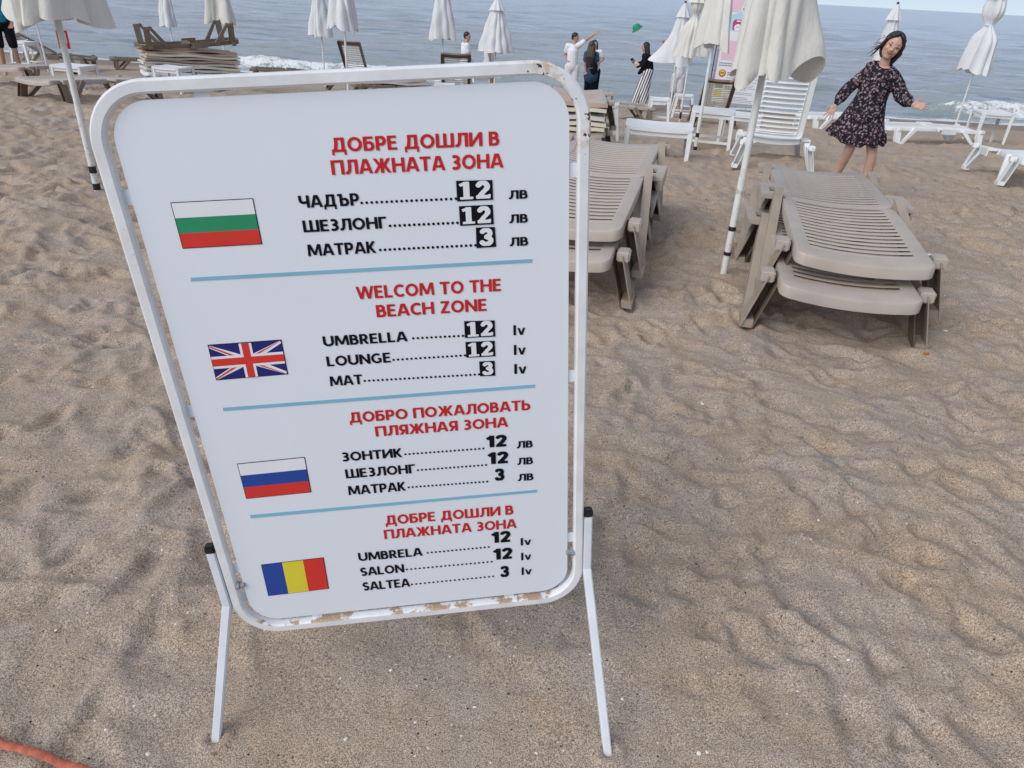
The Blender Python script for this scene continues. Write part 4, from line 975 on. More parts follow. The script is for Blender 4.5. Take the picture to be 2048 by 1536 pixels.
# ================================================================== PEOPLE
def frame(name, x, y, az, label, dz=0):
    r_ = empty(name, (x, y, G(x, y) + dz), (0, 0, -R(az))); return tag(r_, label, 'person')
def hand(mb, wr, tip, side=(0, -1, 0), r_=.0068, curl=.25, spread=.35, size=.165):
    """palm, four unequal fingers and a thumb that leaves the palm's side"""
    wr = Vector(wr); d = (Vector(tip)-wr).normalized(); s = Vector(side); s = (s - d*s.dot(d)).normalized(); nrm = d.cross(s)
    L = size; pc = wr + d*L*.26
    m_ = Matrix((s, nrm, d)).transposed()
    mb.ell(pc, (L*.23, L*.09, L*.30), m_, 10, 8); mb.cap(wr - d*.02, wr + d*.02, L*.13, L*.14)
    for k, (o_, ln) in enumerate(((-.165, .40), (-.055, .46), (.055, .43), (.165, .34))):
        b = wr + d*L*.46 + s*L*o_; dd = (d + s*o_*spread*3).normalized(); m1 = b + dd*L*ln*.5; e = m1 + (dd + nrm*curl).normalized()*L*ln*.5
        mb.cap(b - dd*L*.1, m1, r_, r_*.95); mb.cap(m1, e, r_*.95, r_*.8)
    b = wr + d*L*.12 - s*L*.16; m1 = b + (d*.6 - s*.8).normalized()*L*.22; e = m1 + (d*.9 - s*.35 + nrm*.2).normalized()*L*.2
    mb.cap(b, m1, r_*1.3, r_*1.1); mb.cap(m1, e, r_*1.1, r_*.9)
def rotm(tilt, yaw=0): return Matrix.Rotation(tilt, 3, 'Y') @ Matrix.Rotation(yaw, 3, 'Z')
def head(mb, c, H_, rot):
    """head of height H_ centred at c; -Y of rot is the face"""
    c = Vector(c); q = lambda x, y, z: c + rot @ Vector((x*H_, y*H_, z*H_))
    mb.ell(q(0, .03, .10), (H_*.345, H_*.42, H_*.40), rot); mb.ell(q(0, -.06, -.12), (H_*.285, H_*.30, H_*.36), rot)
    mb.ell(q(0, -.17, -.36), (H_*.15, H_*.14, H_*.115), rot); mb.ell(q(0, -.05, -.27), (H_*.24, H_*.22, H_*.18), rot)
    mb.cap(q(0, -.35, .03), q(0, -.425, -.10), H_*.03, H_*.045); mb.ell(q(0, -.385, -.115), (H_*.075, H_*.05, H_*.04), rot)
    for s_ in (-1, 1):
        mb.ell(q(s_*.345, .03, -.03), (H_*.035, H_*.06, H_*.10), rot, 8, 6); mb.ell(q(s_*.15, -.22, -.10), (H_*.12, H_*.12, H_*.12), rot)
        mb.ell(q(s_*.13, -.285, .085), (H_*.12, H_*.07, H_*.05), rot)
def face(parent, c, H_, rot, open_=True, lips=M['lip']):
    c = Vector(c); q = lambda x, y, z: c + rot @ Vector((x*H_, y*H_, z*H_))
    for s_ in (-1, 1):
        e = MB().ell(q(s_*.135, -.318, .018), (H_*.062, H_*.03, H_*.028), rot, 12, 8).build('eye', M['sclera'], parent, True)
        MB().ell(q(s_*.13, -.338, .016), (H_*.031, H_*.02, H_*.029), rot, 10, 8).build('iris', M['eye'], e, True)
        MB().tube([q(s_*.06, -.345, .095), q(s_*.13, -.350, .125), q(s_*.21, -.30, .10)], [H_*.012, H_*.016, H_*.009], 6).build('eyebrow', M['brow'], parent, True)
        MB().tube([q(s_*.07, -.345, .038), q(s_*.135, -.352, .050), q(s_*.20, -.315, .032)], [H_*.007, H_*.010, H_*.006], 6).build('eyelashes', M['brow'], parent, True)
    if open_: MB().ell(q(0, -.315, -.225), (H_*.10, H_*.035, H_*.022), rot, 12, 8).build('mouth_inside', M['mouth'], parent, True)
    if open_: MB().box(q(0, -.345, -.214), (H_*.10, H_*.014, H_*.020), rot).bevel(.001).build('teeth', M['tooth'], parent)
    MB().tube([q(-.125, -.31, -.215), q(-.04, -.345, -.200), q(0, -.348, -.206), q(.04, -.345, -.200), q(.125, -.31, -.215)], [H_*.008, H_*.017, H_*.015, H_*.017, H_*.008], 8).build('lips', lips, parent, True)
    MB().tube([q(-.12, -.31, -.22), q(0, -.34, -.262), q(.12, -.31, -.22)], [H_*.009, H_*.022, H_*.009], 8).build('lips', lips, parent, True)
# ---- the girl in the flowered dress
GX, GY, GAZ = 3.107, 6.716, 24.8
g = frame('person', GX, GY, GAZ, 'girl in a dark flowered dress running up the beach, head tilted, arms spread')
HC_ = Vector((-.050, -.03, 1.292)); HT = rotm(R(21), R(8)); HH = .218
mb = MB(); head(mb, HC_, HH, HT)
mb.cap((-.078, .0, 1.13), HC_ + HT @ Vector((0, .02, -.05)), .044, .040)
mb.ell((-.078, .0, 1.095), (.10, .058, .052)); mb.ell((-.085, .0, .98), (.105, .07, .12)); mb.ell((-.10, .0, .80), (.11, .08, .13))
for s_, hip, knee, ank, toe in ((-1, (-.155, .0, .70), (-.165, -.03, .44), (-.245, .10, .085), (-.27, .02, .03)), (1, (-.045, .0, .70), (.030, -.04, .41), (.045, -.02, .075), (.06, -.15, .025))):
    mb.cap(hip, knee, .068, .044); mb.cap(knee, (np.array(knee)*.62 + np.array(ank)*.38 + np.array((0, .012, 0))).tolist(), .044, .044); mb.cap((np.array(knee)*.62 + np.array(ank)*.38 + np.array((0, .012, 0))).tolist(), ank, .043, .026)
    mb.cap(ank, toe, .028, .022); mb.ell(np.array(ank)-np.array((0, -.02, .04)), (.026, .032, .03))
mb.cap((-.19, 0, 1.09), (-.305, .01, .945), .034, .028); mb.cap((-.305, .01, .945), (-.372, -.01, .795), .028, .019)
hand(mb, (-.374, -.01, .790), (-.42, -.03, .66), (1, -.4, 0), .0066, .25, .9, .15)
mb.cap((.03, 0, 1.075), (.124, .02, .905), .034, .028); mb.cap((.124, .02, .905), (.222, -.05, .862), .028, .019)
hand(mb, (.226, -.052, .862), (.33, -.08, .855), (.1, -.5, -.8), .0066, .55, .3, .15)
body = link('body', voxel(mb.mesh('body'), .0046, 3), M['skin_pale'], g)
face(body, HC_, HH, HT)
mb = MB(); q = lambda x, y, z: HC_ + HT @ Vector((x*HH, y*HH, z*HH))
mb.ell(q(0, .10, .14), (HH*.40, HH*.42, HH*.42), HT); mb.ell(q(0, .16, -.12), (HH*.37, HH*.30, HH*.42), HT)
for s_ in (-1, 1):
    mb.cap(q(s_*.12, -.26, .42), q(s_*.33, -.16, .16), HH*.085, HH*.075); mb.cap(q(s_*.33, -.16, .16), q(s_*.385, -.03, -.15), HH*.075, HH*.07)
    mb.cap(q(s_*.05, -.20, .47), q(s_*.25, -.22, .32), HH*.08, HH*.075)
mb.cap(q(.385, -.03, -.12), q(.34, .10, -.62), HH*.10, HH*.055); mb.cap(q(.20, .20, -.3), q(.22, .16, -.80), HH*.15, HH*.05)
mb.cap(q(-.385, -.03, -.12), q(-.43, .06, -.42), HH*.06, HH*.03); mb.cap(q(-.43, .06, -.42), q(-.50, .08, -.62), HH*.035, HH*.015)
mb.cap(q(-.36, .12, -.15), q(-.52, .12, -.40), HH*.05, HH*.012)
hr = link('hair', voxel(mb.mesh('hair'), .0042, 2), M['hair_dark'], g)
mb = MB()
for k in range(14):
    a = rnd.uniform(-.3, .2); p = q(-.42 + rnd.uniform(-.03, .03), .08, a); e = q(-.50 - rnd.uniform(0, .18), .1 + rnd.uniform(-.1, .1), a - rnd.uniform(.1, .4)); m_ = (p+e)/2 + Vector((0, 0, .008))
    mb.tube([p, m_, e], [.0018, .0012, .0006], 4)
mb.build('loose_hair', M['hair_dark'], hr)
# dress: torso and skirt lofted, sleeves fused on
def dress():
    v, f = [], []; n = 120
    rows = [(1.160, -.075, .062, .050, 0), (1.152, -.076, .092, .062, 0), (1.122, -.078, .134, .074, 0), (1.07, -.080, .142, .088, 0), (.99, -.088, .134, .092, .01), (.90, -.100, .128, .090, .02),
            (.85, -.104, .130, .094, .03), (.78, -.108, .142, .106, .05), (.70, -.110, .158, .122, .08), (.63, -.110, .178, .135, .10), (.605, -.110, .184, .140, .11), (.598, -.112, .198, .152, .15), (.56, -.112, .206, .160, .19), (.525, -.112, .213, .165, .23), (.508, -.112, .214, .166, .25)]
    for zc, cx, ax, ay, wv in rows:
        for i in range(n):
            a = 2*math.pi*i/n; k = 1 + wv*.42*(math.sin(11*a + 1.3*math.sin(2*a)) + .5*math.sin(23*a+1))
            x = cx + ax*math.cos(a)*k; y_ = ay*math.sin(a)*k; z = zc
            if zc < .9: # the wind lifts the skirt to the left
                w_ = max(0, -math.cos(a))**3; s_ = min(1, (.9-zc)/.38); x -= .055*w_*s_; z += .055*w_*s_; z -= .022*max(0, math.sin(a*-1))*s_
            z -= .20*(x + .07)*sm(.85, 1.06, zc)
            if zc > 1.14: z -= .040*max(0, -math.sin(a))
            if wv > .12: z += .010*math.sin(11*a + 2)*wv*4
            v.append((x, y_, z))
    m = len(rows)
    for j in range(m-1):
        for i in range(n): f.append((j*n+i, (j+1)*n+i, (j+1)*n+(i+1) % n, j*n+(i+1) % n))
    base = len(v)   # inside of the skirt
    for i in range(n): p = v[(m-1)*n+i]; v.append((-.11 + (p[0]+.11)*.93, p[1]*.93, p[2] + .004))
    for i in range(n): v.append((-.10 + .10*math.cos(2*math.pi*i/n), .08*math.sin(2*math.pi*i/n), .74))
    for a_, b_2 in (((m-1)*n, base), (base, base+n)):
        for i in range(n): f.append((a_+i, b_2+i, b_2+(i+1) % n, a_+(i+1) % n))
    v.append((-.1, 0, .74)); c = len(v)-1
    for i in range(n): f.append((base+n+i, c, base+n+(i+1) % n))
    v.append((-.078, 0, 1.13)); c = len(v)-1
    for i in range(n): f.append((i, (i+1) % n, c))
    mb = MB(); vs = [mb.b.verts.new(p) for p in v]; [mb.b.faces.new([vs[i] for i in t]) for t in f]
    bmesh.ops.recalc_face_normals(mb.b, faces=mb.b.faces[:])
    mb.cap((-.165, 0, 1.095), (-.245, .005, 1.01), .056, .050); mb.cap((-.245, .005, 1.01), (-.315, .01, .925), .050, .052); mb.cap((-.315, .01, .925), (-.350, 0, .855), .052, .050); mb.cap((-.350, 0, .855), (-.366, -.01, .815), .046, .030)
    mb.cap((.018, 0, 1.062), (.085, .01, .99), .057, .055); mb.cap((.075, .01, .99), (.125, .02, .915), .055, .060); mb.cap((.125, .02, .915), (.175, -.02, .885), .058, .056); mb.cap((.175, -.02, .885), (.208, -.045, .868), .050, .032)
    return mb.mesh('dress')
link('dress', voxel(dress(), .0052, 2), M['floral'], g)
MB().tube([(-.075 + .063*math.cos(R(a)), .051*math.sin(R(a)), 1.158 - .0126*math.cos(R(a)) - .040*max(0, -math.sin(R(a)))) for a in range(0, 361, 15)], .0042, 6).build('neckline_trim', M['navy'], g, True)

# ---- adults seen small by the water
def adult(x, y, az, label, J, skin_m, hair_f, parts, vox=.011, hands=True, dz=0, Hh=.225):
    p = frame('person', x, y, az, label, dz); mb = MB(); hr_ = rotm(J.get('tilt', 0), J.get('yaw', 0)); hc = Vector(J['head'])
    head(mb, hc, Hh, hr_); nk = Vector(J['neck']); mb.cap(nk, hc + Vector((0, .01, -.06)), .058, .052)
    pl_, ch = Vector(J['pelvis']), Vector(J['chest'])
    mb.cap(ch, pl_, .125, .125); mb.cap(nk - Vector((0, 0, .05)), ch, .09, .125)
    for s_ in ('L', 'R'):
        sh, el, wr, ti = [Vector(a) for a in J['arm'+s_]]; mb.cap(nk - Vector((0, 0, .07)), sh, .075, .052); mb.cap(sh, el, .050, .038); mb.cap(el, wr, .038, .026)
        hand(mb, wr, ti, (1, -.3, .2), .011, .3, .3, .18)
        hp, kn, an, to = [Vector(a) for a in J['leg'+s_]]; mb.cap(hp, kn, .085, .055); mb.cap(kn, an, .055, .036); mb.cap(an, to, .038, .03)
    body = link('body', voxel(mb.mesh('body'), vox, 2), skin_m, p); face(body, hc, Hh, hr_, False)
    mb = MB(); q = lambda a, b, c: hc + hr_ @ Vector((a*Hh, b*Hh, c*Hh)); hair_f(mb, q, hr_, Hh)
    link('hair', voxel(mb.mesh('hair'), .009, 1), J['hair'], p)
    for nm, m, fn in parts:
        mb = MB(); fn(mb, J); link(nm, voxel(mb.mesh(nm), vox, 2), m, p)
    return p
def h_short(mb, q, r_, H_): mb.ell(q(0, .09, .20), (H_*.385, H_*.42, H_*.37), r_); mb.ell(q(0, .20, .02), (H_*.33, H_*.30, H_*.30), r_)
def h_long(n_=.95):
    def f(mb, q, r_, H_):
        mb.ell(q(0, .09, .15), (H_*.41, H_*.44, H_*.43), r_)
        for s_ in (-1, 0, 1): mb.cap(q(s_*.20, .22, .0), q(s_*.26, .42, -1.2), H_*.26, H_*.34); mb.cap(q(s_*.26, .42, -1.2), q(s_*.20, .46, -1.0-n_*1.3), H_*.32, H_*.16)
        for s_ in (-1, 1): mb.cap(q(s_*.36, -.05, .1), q(s_*.42, .1, -.9), H_*.09, H_*.12)
    return f
def c_top(sleeve=.6, grow=.016, low=0.0):
    def f(mb, J):
        nk, ch, pl_ = Vector(J['neck']), Vector(J['chest']), Vector(J['pelvis']); mb.cap(nk - Vector((0, 0, .075)), ch, .09+grow, .128+grow); mb.cap(ch, pl_ + Vector((0, 0, low)), .128+grow, .128+grow)
        for s_ in ('L', 'R'):
            sh, el, wr, ti = [Vector(a) for a in J['arm'+s_]]; mb.cap(nk - Vector((0, 0, .075)), sh, .08+grow*.6, .055+grow)
            mb.cap(sh, sh + (el-sh)*min(1, sleeve), .055+grow, .050+grow)
            if sleeve > 1: mb.cap(el, el + (wr-el)*(sleeve-1), .045+grow, .035+grow)
    return f
def c_legs(to=1.0, grow=.02, flare=0):
    def f(mb, J):
        mb.cap(J['pelvis'], Vector(J['pelvis']) - Vector((0, 0, .05)), .13+grow*.5, .13+grow*.5)
        for s_ in ('L', 'R'):
            hp, kn, an, toe = [Vector(a) for a in J['leg'+s_]]; 
            if to < 1: mb.cap(hp, hp + (kn-hp)*to*1.6, .092+grow, .075+grow+flare)
            else: mb.cap(hp, kn, .092+grow, .062+grow+flare*.5); mb.cap(kn, an, .062+grow+flare*.5, .045+grow+flare)
    return f
def legs(hx=.09, cx=0, top=.92, spread=.10, y0=0): return dict(legL=[(cx-hx, y0, top), (cx-spread, y0-.02, .50), (cx-spread-.02, y0+.03, .08), (cx-spread-.03, y0-.10, .03)], legR=[(cx+hx, y0, top), (cx+spread, y0-.02, .50), (cx+spread+.02, y0+.03, .08), (cx+spread+.03, y0-.10, .03)])
J = dict(head=(-.165, 0, 1.63), neck=(-.18, 0, 1.47), chest=(-.20, 0, 1.30), pelvis=(-.19, 0, .99), tilt=R(4), yaw=R(75), hair=M['hair_dark'],
    armL=[(-.345, .02, 1.43), (-.40, .10, 1.20), (-.33, .02, 1.10), (-.27, -.10, 1.08)], armR=[(-.03, 0, 1.48), (.12, .0, 1.60), (.29, 0, 1.72), (.42, 0, 1.80)], **legs(.09, -.19, .93, .10))
adult(1.307, 20.46, 3.7, 'man in white T-shirt and light trousers with one arm flung up after a throw', J, M['skin'], h_short, [('t_shirt', M['tee'], c_top(.55)), ('trousers', M['trs'], c_legs(1))])
J = dict(head=(-.17, 0, 1.53), neck=(-.18, 0, 1.38), chest=(-.16, 0, 1.20), pelvis=(-.15, 0, .92), yaw=R(170), hair=M['hair_brown'],
    armL=[(-.30, .02, 1.33), (-.32, .02, 1.08), (-.28, -.05, .92), (-.27, -.12, .86)], armR=[(-.03, 0, 1.33), (.03, -.02, 1.10), (-.06, -.15, 1.02), (-.12, -.2, 1.0)], **legs(.08, -.13, .86, .09))
def bluedress(mb, J): c_top(.6, .018)(mb, J); mb.cap((-.15, 0, .92), (-.13, 0, .78), .16, .20)
def bag(mb, J): mb.ell((-.06, -.17, 1.0), (.11, .06, .17)); mb.cap((-.10, -.14, 1.15), (-.05, -.10, 1.36), .02, .02)
bg_ = adult(1.823, 21.3, 5.0, 'girl with very long brown hair in a blue denim dress, back turned', J, M['skin'], h_long(1.0), [('denim_dress', M['denim'], bluedress), ('leggings', M['navy'], c_legs(1, .004))])
mb = MB(); bag(mb, J); bo = link('backpack', voxel(mb.mesh('backpack'), .012, 1), M['navy']); bo.matrix_world = Matrix.Translation(bg_.location) @ Matrix.Rotation(bg_.rotation_euler.z, 4, 'Z')
tag(bo, 'small dark backpack hanging on the girl in the blue denim dress', 'backpack')
J = dict(head=(-.22, 0, 1.55), neck=(-.20, 0, 1.41), chest=(-.17, 0, 1.23), pelvis=(-.16, 0, .94), yaw=R(20), hair=M['hair_dark'],
    armL=[(-.32, 0, 1.36), (-.36, 0, 1.12), (-.30, -.12, 1.0), (-.24, -.2, 1.0)], armR=[(-.035, 0, 1.37), (.055, .0, 1.20), (-.04, -.10, 1.11), (-.12, -.16, 1.10)], **legs(.08, -.16, .88, .09))
adult(1.99, 21.9, 5.2, 'dark haired woman in a white T-shirt half hidden by the girl with brown hair', J, M['skin_pale'], h_long(.5), [('t_shirt', M['tee'], c_top(.6)), ('trousers', M['navy'], c_legs(1, .01))])
J = dict(head=(-.02, 0, 1.56), neck=(.02, .01, 1.41), chest=(.07, .0, 1.26), pelvis=(.125, .0, 1.02), yaw=R(-85), hair=M['hair_dark'],
    armL=[(.03, .12, 1.34), (-.04, .10, 1.16), (-.18, .04, 1.15), (-.28, .0, 1.18)], armR=[(.06, -.13, 1.34), (.01, -.13, 1.14), (-.13, -.08, 1.13), (-.22, -.03, 1.17)],
    legL=[(.12, .07, .96), (-.02, .05, .55), (-.13, .05, .10), (-.22, .05, .04)], legR=[(.14, -.07, .96), (.12, -.05, .55), (.12, -.03, .10), (.03, -.03, .04)])
def blacktop(mb, J): c_top(1.6, .02)(mb, J); mb.cap((-.10, 0, 1.13), (-.16, 0, 1.08), .05, .04); mb.cap((-.02, 0, 1.02), (-.10, 0, .93), .07, .045)
adult(3.03, 20.7, 8.4, 'woman in black top and black and white striped trousers holding a phone', J, M['skin_pale'], h_long(.9), [('knitted_top', M['tee_b'], blacktop), ('striped_trousers', M['stripes'], c_legs(1, .03, .035))])
ph_ = MB().box((0, 0, 0), (.075, .012, .15)).bevel(.004).build('phone', M['capblack']); az = R(-8.4)
ph_.matrix_world = Matrix.Translation((3.03, 20.7, G(3.03, 20.7))) @ Matrix.Rotation(az, 4, 'Z') @ Matrix.Translation((-.30, -.01, 1.215)) @ Matrix.Rotation(R(-48), 4, 'Y'); tag(ph_, 'black phone held out by the woman in striped trousers', 'phone')
J = dict(head=(-.095, 0, 1.49), neck=(-.13, 0, 1.33), chest=(-.13, 0, 1.16), pelvis=(-.11, 0, .90), yaw=R(70), hair=M['hair_dark'],
    armL=[(-.20, .1, 1.28), (-.20, .12, 1.04), (-.12, .05, .92), (-.06, 0, .9)], armR=[(-.10, -.13, 1.28), (-.06, -.14, 1.04), (-.02, -.12, .86), (.0, -.12, .78)], **legs(.08, -.11, .84, .09))
def strap(mb, J): mb.cap((-.16, -.13, 1.30), (-.03, -.15, 1.05), .014, .014); mb.cap((-.16, -.10, 1.30), (-.24, .05, 1.26), .012, .010)
adult(-1.642, 21.44, -4.4, 'young man in white T-shirt with a dark strap standing beside a closed umbrella', J, M['skin'], h_short, [('t_shirt', M['tee'], c_top(.6)), ('trousers', M['trs'], c_legs(1)), ('strap', M['navy'], strap)])
J = dict(head=(-.10, 0, 1.55), neck=(-.10, 0, 1.40), chest=(-.09, 0, 1.22), pelvis=(-.07, 0, .92), yaw=R(100), hair=M['hair_dark'],
    armL=[(-.10, .14, 1.34), (-.08, .14, 1.10), (-.03, .14, .88), (0, .14, .80)], armR=[(-.12, -.14, 1.34), (-.07, -.14, 1.10), (-.02, -.14, .88), (.01, -.14, .78)], **legs(.08, -.07, .86, .08))
adult(-1.10, 22.3, -3.4, 'person in white clothes mostly hidden behind the wide white umbrella', J, M['skin'], h_short, [('shirt', M['tee'], c_top(.6)), ('shorts', M['trs'], c_legs(.55))])
J = dict(head=(-.42, 0, 1.58), neck=(-.38, 0, 1.42), chest=(-.32, 0, 1.25), pelvis=(-.27, 0, .96), yaw=R(-80), hair=M['hair_dark'],
    armL=[(-.44, .1, 1.38), (-.60, .08, 1.50), (-.72, .05, 1.62), (-.80, .02, 1.70)], armR=[(-.42, -.12, 1.36), (-.58, -.12, 1.36), (-.71, -.1, 1.45), (-.79, -.08, 1.50)], **legs(.08, -.27, .88, .10))
adult(4.304, 20.9, 11.8, 'person in white reaching out hands from behind the white umbrella left of the tied one', J, M['skin'], h_short, [('t_shirt', M['tee'], c_top(.6)), ('shorts', M['trs'], c_legs(.6))])
J = dict(head=(.14, 0, 1.66), neck=(.14, 0, 1.50), chest=(.14, 0, 1.34), pelvis=(.13, 0, 1.05), yaw=R(150), hair=M['hair_dark'],
    armL=[(-.03, 0, 1.44), (-.08, 0, 1.18), (-.06, -.06, .95), (-.05, -.08, .86)], armR=[(.31, 0, 1.44), (.34, 0, 1.20), (.33, -.06, 1.02), (.30, -.1, .95)], **legs(.10, .13, .98, .12))
adult(-10.72, 15.55, -34.2, 'person in teal top and dark shorts cut off at the left edge', J, M['skin'], h_short, [('top', M['teal'], c_top(.6)), ('shorts', M['navy'], c_legs(.5, .012))])
# ---- the thrown green hat
v, f = [], []
prof_ = [(.001, .115), (.05, .112), (.085, .095), (.105, .06), (.11, .0), (.115, -.005), (.145, -.012), (.155, -.006), (.155, -.011), (.14, -.018), (.10, -.010), (.10, .055), (.08, .088), (.001, .105)]
for k, (r_, z) in enumerate(prof_):
    for i in range(28): a = 2*math.pi*i/28; v.append((r_*math.cos(a), r_*math.sin(a), z))
for k in range(len(prof_)-1):
    for i in range(28): f.append((k*28+i, (k+1)*28+i, (k+1)*28+(i+1) % 28, k*28+(i+1) % 28))
hat = pymesh('hat', v, f, M['green'], smooth=True); az = R(-8.4)
hat.matrix_world = Matrix.Translation((3.03, 20.578, -1.232)) @ Matrix.Rotation(az, 4, 'Z') @ Matrix.Translation((-.31, 0, 1.945)) @ Matrix.Rotation(R(-33), 4, 'Y') @ Matrix.Rotation(R(12), 4, 'X')
tag(hat, 'green brimmed hat flying through the air over the water', 'hat')
# ================================================================== NOTICE BOARD AND SIGNS
nb = empty('notice_board', (5.126, 18.81, T(5.126, 18.81) - .02), (0, 0, -R(15.2))); tag(nb, 'tall white notice board with pink and blue print and rows of small text', 'notice board')
bx0, bx1, bz0, bz1 = -.60, .62, .37, 3.2
MB().box(((bx0+bx1)/2, .0, (bz0+bz1)/2), (bx1-bx0, .03, bz1-bz0)).bevel(.004).build('board', M['pwhite'], nb)
for x in (bx0-.045, bx1+.045): MB().tube([(x, .0, 0), (x, .0, bz1+.05)], .022, 10).build('post', M['steel'], nb, True)
for x in (-.25, .0, .25): MB().box((x, 0, .19), (.02, .02, .37)).build('brace', M['steel'], nb)
MB().box((0, .02, .30), (1.3, .03, .03)).build('rail', M['steel'], nb)
def pr(name, m, pts, y=-.0175): return pymesh(name, [(a, y, b) for a, b in pts], [tuple(range(len(pts)))[::-1]], m, nb)
pr('print', M['ppink'], [(-.59, 2.35), (-.30, 2.35), (-.05, 3.19), (-.59, 3.19)][::-1]); pr('print', M['psky'], [(-.585, 1.95), (.25, 1.95), (.4, 3.19), (-.03, 3.19), (-.28, 2.35), (-.585, 2.25)][::-1])
pr('print', M['pwhite'], [(-.27, 2.46), (-.03, 2.52), (-.10, 2.05), (-.14, 2.05)][::-1], -.0195); pr('print', M['pplum'], [(-.24, 2.44), (-.06, 2.48), (-.12, 2.11)][::-1], -.0205)
pr('badge', M['pmag'], [(-.40, 1.98), (-.16, 1.98), (-.15, 2.16), (-.20, 2.20), (-.36, 2.20), (-.41, 2.16)][::-1], -.0195)
pr('badge', M['pwhite'], [(-.28 + .085*math.cos(R(a)), 2.03 + .075*math.sin(R(a))) for a in range(0, 360, 20)][::-1], -.0205)
pr('badge', M['pwhite'], [(-.33, 2.155), (-.23, 2.155), (-.23, 2.18), (-.33, 2.18)][::-1], -.0205)
for k in range(3): pr('badge', M['pgrey'], [(-.32 + k*.03, 2.03), (-.305 + k*.03, 2.03), (-.305 + k*.03, 2.05), (-.32 + k*.03, 2.05)][::-1], -.0215)
pr('print', M['ppink'], [(-.55, 1.32), (-.20, 1.32), (-.20, 1.75), (-.55, 1.75)][::-1], -.0185)
pr('print', M['pgreen'], [(-.575, .71), (-.385, .71), (-.385, .86), (-.575, .86)][::-1], -.0185); pr('print', M['pyellow'], [(-.575, .50), (-.40, .50), (-.40, .66), (-.575, .66)][::-1], -.0185)
pr('emblem', M['pred'], [(-.45 + .085*math.cos(R(a)), 1.03 + .085*math.sin(R(a))) for a in range(0, 360, 20)][::-1], -.0185)
pr('emblem', M['pyellow'], [(-.45 + .062*math.cos(R(a)), 1.04 + .062*math.sin(R(a))) for a in range(0, 360, 20)][::-1], -.0195)
pr('emblem', M['pgreen'], [(-.50, 1.02), (-.40, 1.02), (-.41, 1.05), (-.49, 1.05)][::-1], -.0205)
mb = MB(); rs = random.Random(8)
for k in range(2):
    for j in range(9): mb.poly([(-.56 + j*.034 + a, -.0185, 1.19 + k*.05 + b) for a, b in ((0, 0), (0, .026), (.024, .026), (.024, 0))])
for k in range(18):
    if k in (3, 10, 13): continue
    x = -.33; z = 1.0 - k*.035 if k > 1 else 1.04 - k*.045; e = rs.uniform(.15, .52)
    while x < e:
        L_ = rs.uniform(.02, .06); h = .010 if k > 1 else .02; mb.poly([(x, -.0185, z), (x, -.0185, z+h), (x+L_, -.0185, z+h), (x+L_, -.0185, z)]); x += L_ + .012
mb.build('text_lines', M['pgrey'], nb)
# leaning grey banner strip beside the board
fb = empty('net_panel', (4.62, 19.3, T(4.62, 19.3)), (0, 0, -R(14))); tag(fb, 'narrow grey mesh panel standing left of the notice board', 'panel')
MB().box((0, 0, 1.3), (.16, .02, 2.2)).build('mesh_sheet', simple('grey_net', (.45, .45, .52), .8, .2, 40), fb)
for x in (-.09, .09): MB().tube([(x, 0, -.05), (x, 0, 2.5)], .014, 8).build('post', M['pnavy'], fb, True)
ws = empty('warning_sign', (-16.0, 23.9, T(-16.0, 23.9)), (0, 0, R(34))); tag(ws, 'white warning sign with two red crossed-out rings and red writing', 'sign')
MB().box((0, 0, .70), (.56, .02, .62)).bevel(.004).build('panel', M['pwhite'], ws); MB().tube([(0, .03, -.1), (0, .03, .98)], .02, 8).build('post', M['steel'], ws, True)
for x in (-.13, .13):
    mb = MB()
    for i in range(24):
        a, b = R(i*15), R(i*15+15); mb.poly([(x + r_*math.cos(t), -.012, .84 + r_*math.sin(t)) for r_, t in ((.12, a), (.12, b), (.09, b), (.09, a))][::-1])
    mb.poly([(x-.075, -.013, .905), (x-.055, -.013, .925), (x+.075, -.013, .775), (x+.055, -.013, .755)]); mb.poly([(x-.03, -.012, .79), (x-.03, -.012, .88), (x+.03, -.012, .86), (x+.03, -.012, .80)])
    mb.build('prohibition_ring', M['red'], ws)
for k, z in enumerate((.58, .51, .45)): MB().box((0, -.0125, z), (.40 - .04*k, .003, .028)).build('red_writing', M['red'], ws)
ls = empty('beach_marker', (-14.25, 23.6, T(-14.25, 23.6)), (0, 0, R(30))); tag(ls, 'small white and red marker board near the surf at left', 'sign')
MB().box((0, 0, 1.05), (.26, .02, .34)).bevel(.004).build('panel', M['pwhite'], ls); MB().box((.02, 0, .62), (.30, .02, .50)).bevel(.004).build('red_panel', M['pred'], ls)
mb = MB()
for k in range(4): mb.box((-.08 + .06*k, -.0125, .62 + .05*(k % 2)), (.02, .003, .30))
mb.build('white_marks', M['pwhite'], ls); MB().tube([(.05, .03, -.1), (.05, .03, .9)], .018, 8).build('post', M['brown'], ls, True)

# ================================================================== SMALL THINGS ON THE SAND
# orange webbing strap in the lower left corner
v, f = [], []; pts = [(-1.60, 1.035), (-1.35, .992), (-1.20, .962), (-1.073, .937), (-.978, .917), (-.885, .895), (-.78, .866), (-.62, .80)]
fine = []
for i in range(len(pts)-1):
    for k in range(8): t = k/8; fine.append((pts[i][0]*(1-t) + pts[i+1][0]*t, pts[i][1]*(1-t) + pts[i+1][1]*t))
for i, (x, y) in enumerate(fine):
    w_ = .0085*(1 + .12*math.sin(i*1.7)); z = .4*G(x, y) + .016
    for a, dz in ((-1, 0), (-.6, .004), (.6, .005), (1, .001), (.6, -.004), (-.6, -.004)): v.append((x + a*w_*.25, y + a*w_, z + dz))
for i in range(len(fine)-1):
    for k in range(6): f.append((i*6+k, i*6+(k+1) % 6, (i+1)*6+(k+1) % 6, (i+1)*6+k))
tag(pymesh('strap', v, f, M['rope'], smooth=True), 'orange-red strap lying across the sand in the bottom left corner', 'strap')
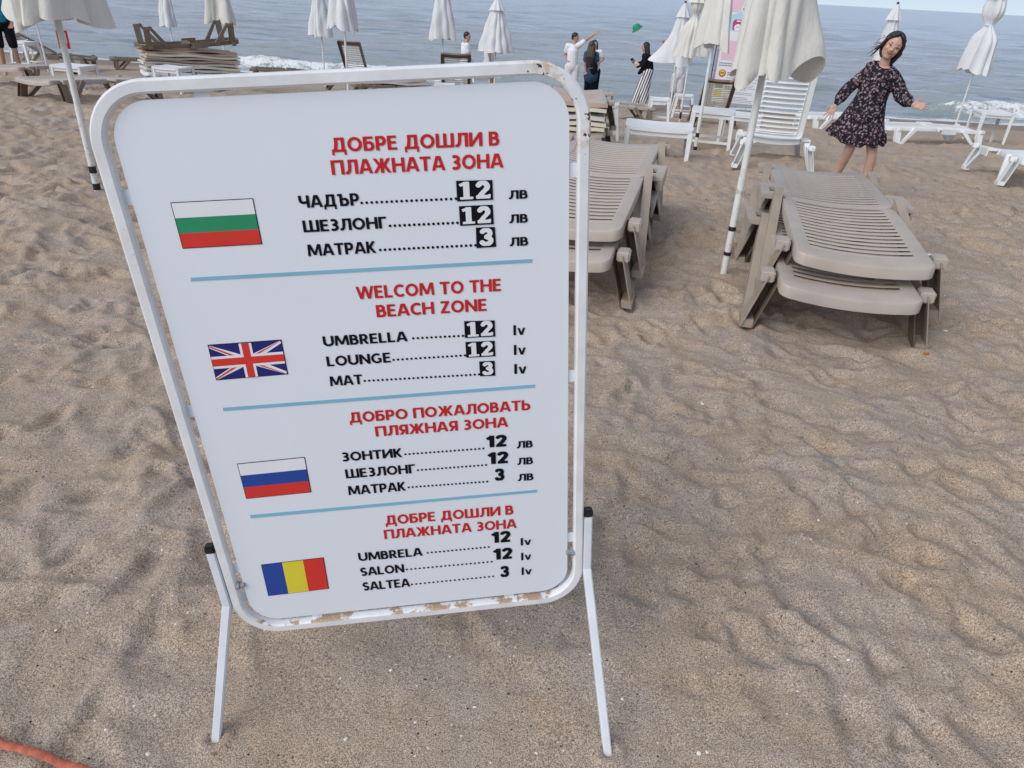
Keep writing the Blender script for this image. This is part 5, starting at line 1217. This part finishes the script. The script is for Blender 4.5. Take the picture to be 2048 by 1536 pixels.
def flakes(name, m, N, seed, smin, smax, xr, yr, flat=.3):
    rs = np.random.RandomState(seed); v, f = [], []
    y = yr[0] + (yr[1]-yr[0])*rs.rand(N)**1.7; x = rs.uniform(-1, 1, N)*(1.0*y + 1.2); z = ground_z(x, y)
    for i in range(N):
        s_ = smin + (smax-smin)*rs.rand()**3; n = rs.randint(5, 8); a0 = rs.rand()*6; el = rs.uniform(.45, 1); c = len(v); tx, ty = rs.uniform(-.5, .5, 2)
        ring = [(s_*math.cos(a0 + 2*math.pi*k/n)*rs.uniform(.75, 1.1), s_*el*math.sin(a0 + 2*math.pi*k/n)*rs.uniform(.75, 1.1)) for k in range(n)]
        for p in ring: v.append((x[i]+p[0], y[i]+p[1], z[i] + .0005 + p[0]*tx + p[1]*ty))
        v.append((x[i], y[i], z[i] + s_*flat + .001)); f += [(c+k, c+(k+1) % n, c+n) for k in range(n)]
    o = pymesh(name, v, f, m); tag(o, kind='stuff'); return o
tag(flakes('shell_fragments', M['shell'], 1500, 4, .0012, .0065, None, (.7, 9)), 'white broken shell bits scattered over the sand', 'shells')
tag(flakes('dark_pebbles', M['pebble'], 1300, 9, .001, .0045, None, (.7, 8), .5), 'tiny dark pebbles and weed bits scattered over the sand', 'pebbles')
def lump(name, m, x, y, r_, label, cat, seed=0, up_=.5):
    rs = random.Random(seed); b = bmesh.new(); bmesh.ops.create_icosphere(b, subdivisions=2, radius=1)
    for q_ in b.verts: k = 1 + rs.uniform(-.22, .22); q_.co = Vector((q_.co.x*r_[0]*k, q_.co.y*r_[1]*k, q_.co.z*r_[2]*k))
    me = bpy.data.meshes.new(name); b.to_mesh(me); b.free(); shade(me, False)
    return tag(link(name, me, m, loc=(x, y, G(x, y) + r_[2]*up_), rot=(0, 0, seed)), label, cat)
lump('litter_scrap', M['litter'], 2.06, 3.23, (.014, .010, .006), 'small orange scrap on the sand below the right lounger stack', 'litter', 3)
lump('shell', M['shell'], .82, 2.64, (.011, .006, .003), 'largest white shell piece on the sand right of the sign', 'shell', 5)
lump('shell', M['shell'], 2.30, 3.52, (.012, .009, .003), 'white shell on the sand right of the lounger stack', 'shell', 6)
lump('shell', M['shell'], -.33, 1.00, (.006, .0045, .003), 'white shell on the sand below the middle of the sign', 'shell', 7)
# plastic bag crumpled between the two loungers of the right stack
lump('plastic_bag', M['plasticbag'], 2.16, 3.62, (.07, .09, .03), 'crumpled pale plastic bag between the two loungers of the right stack', 'bag', 9).location.z = .352
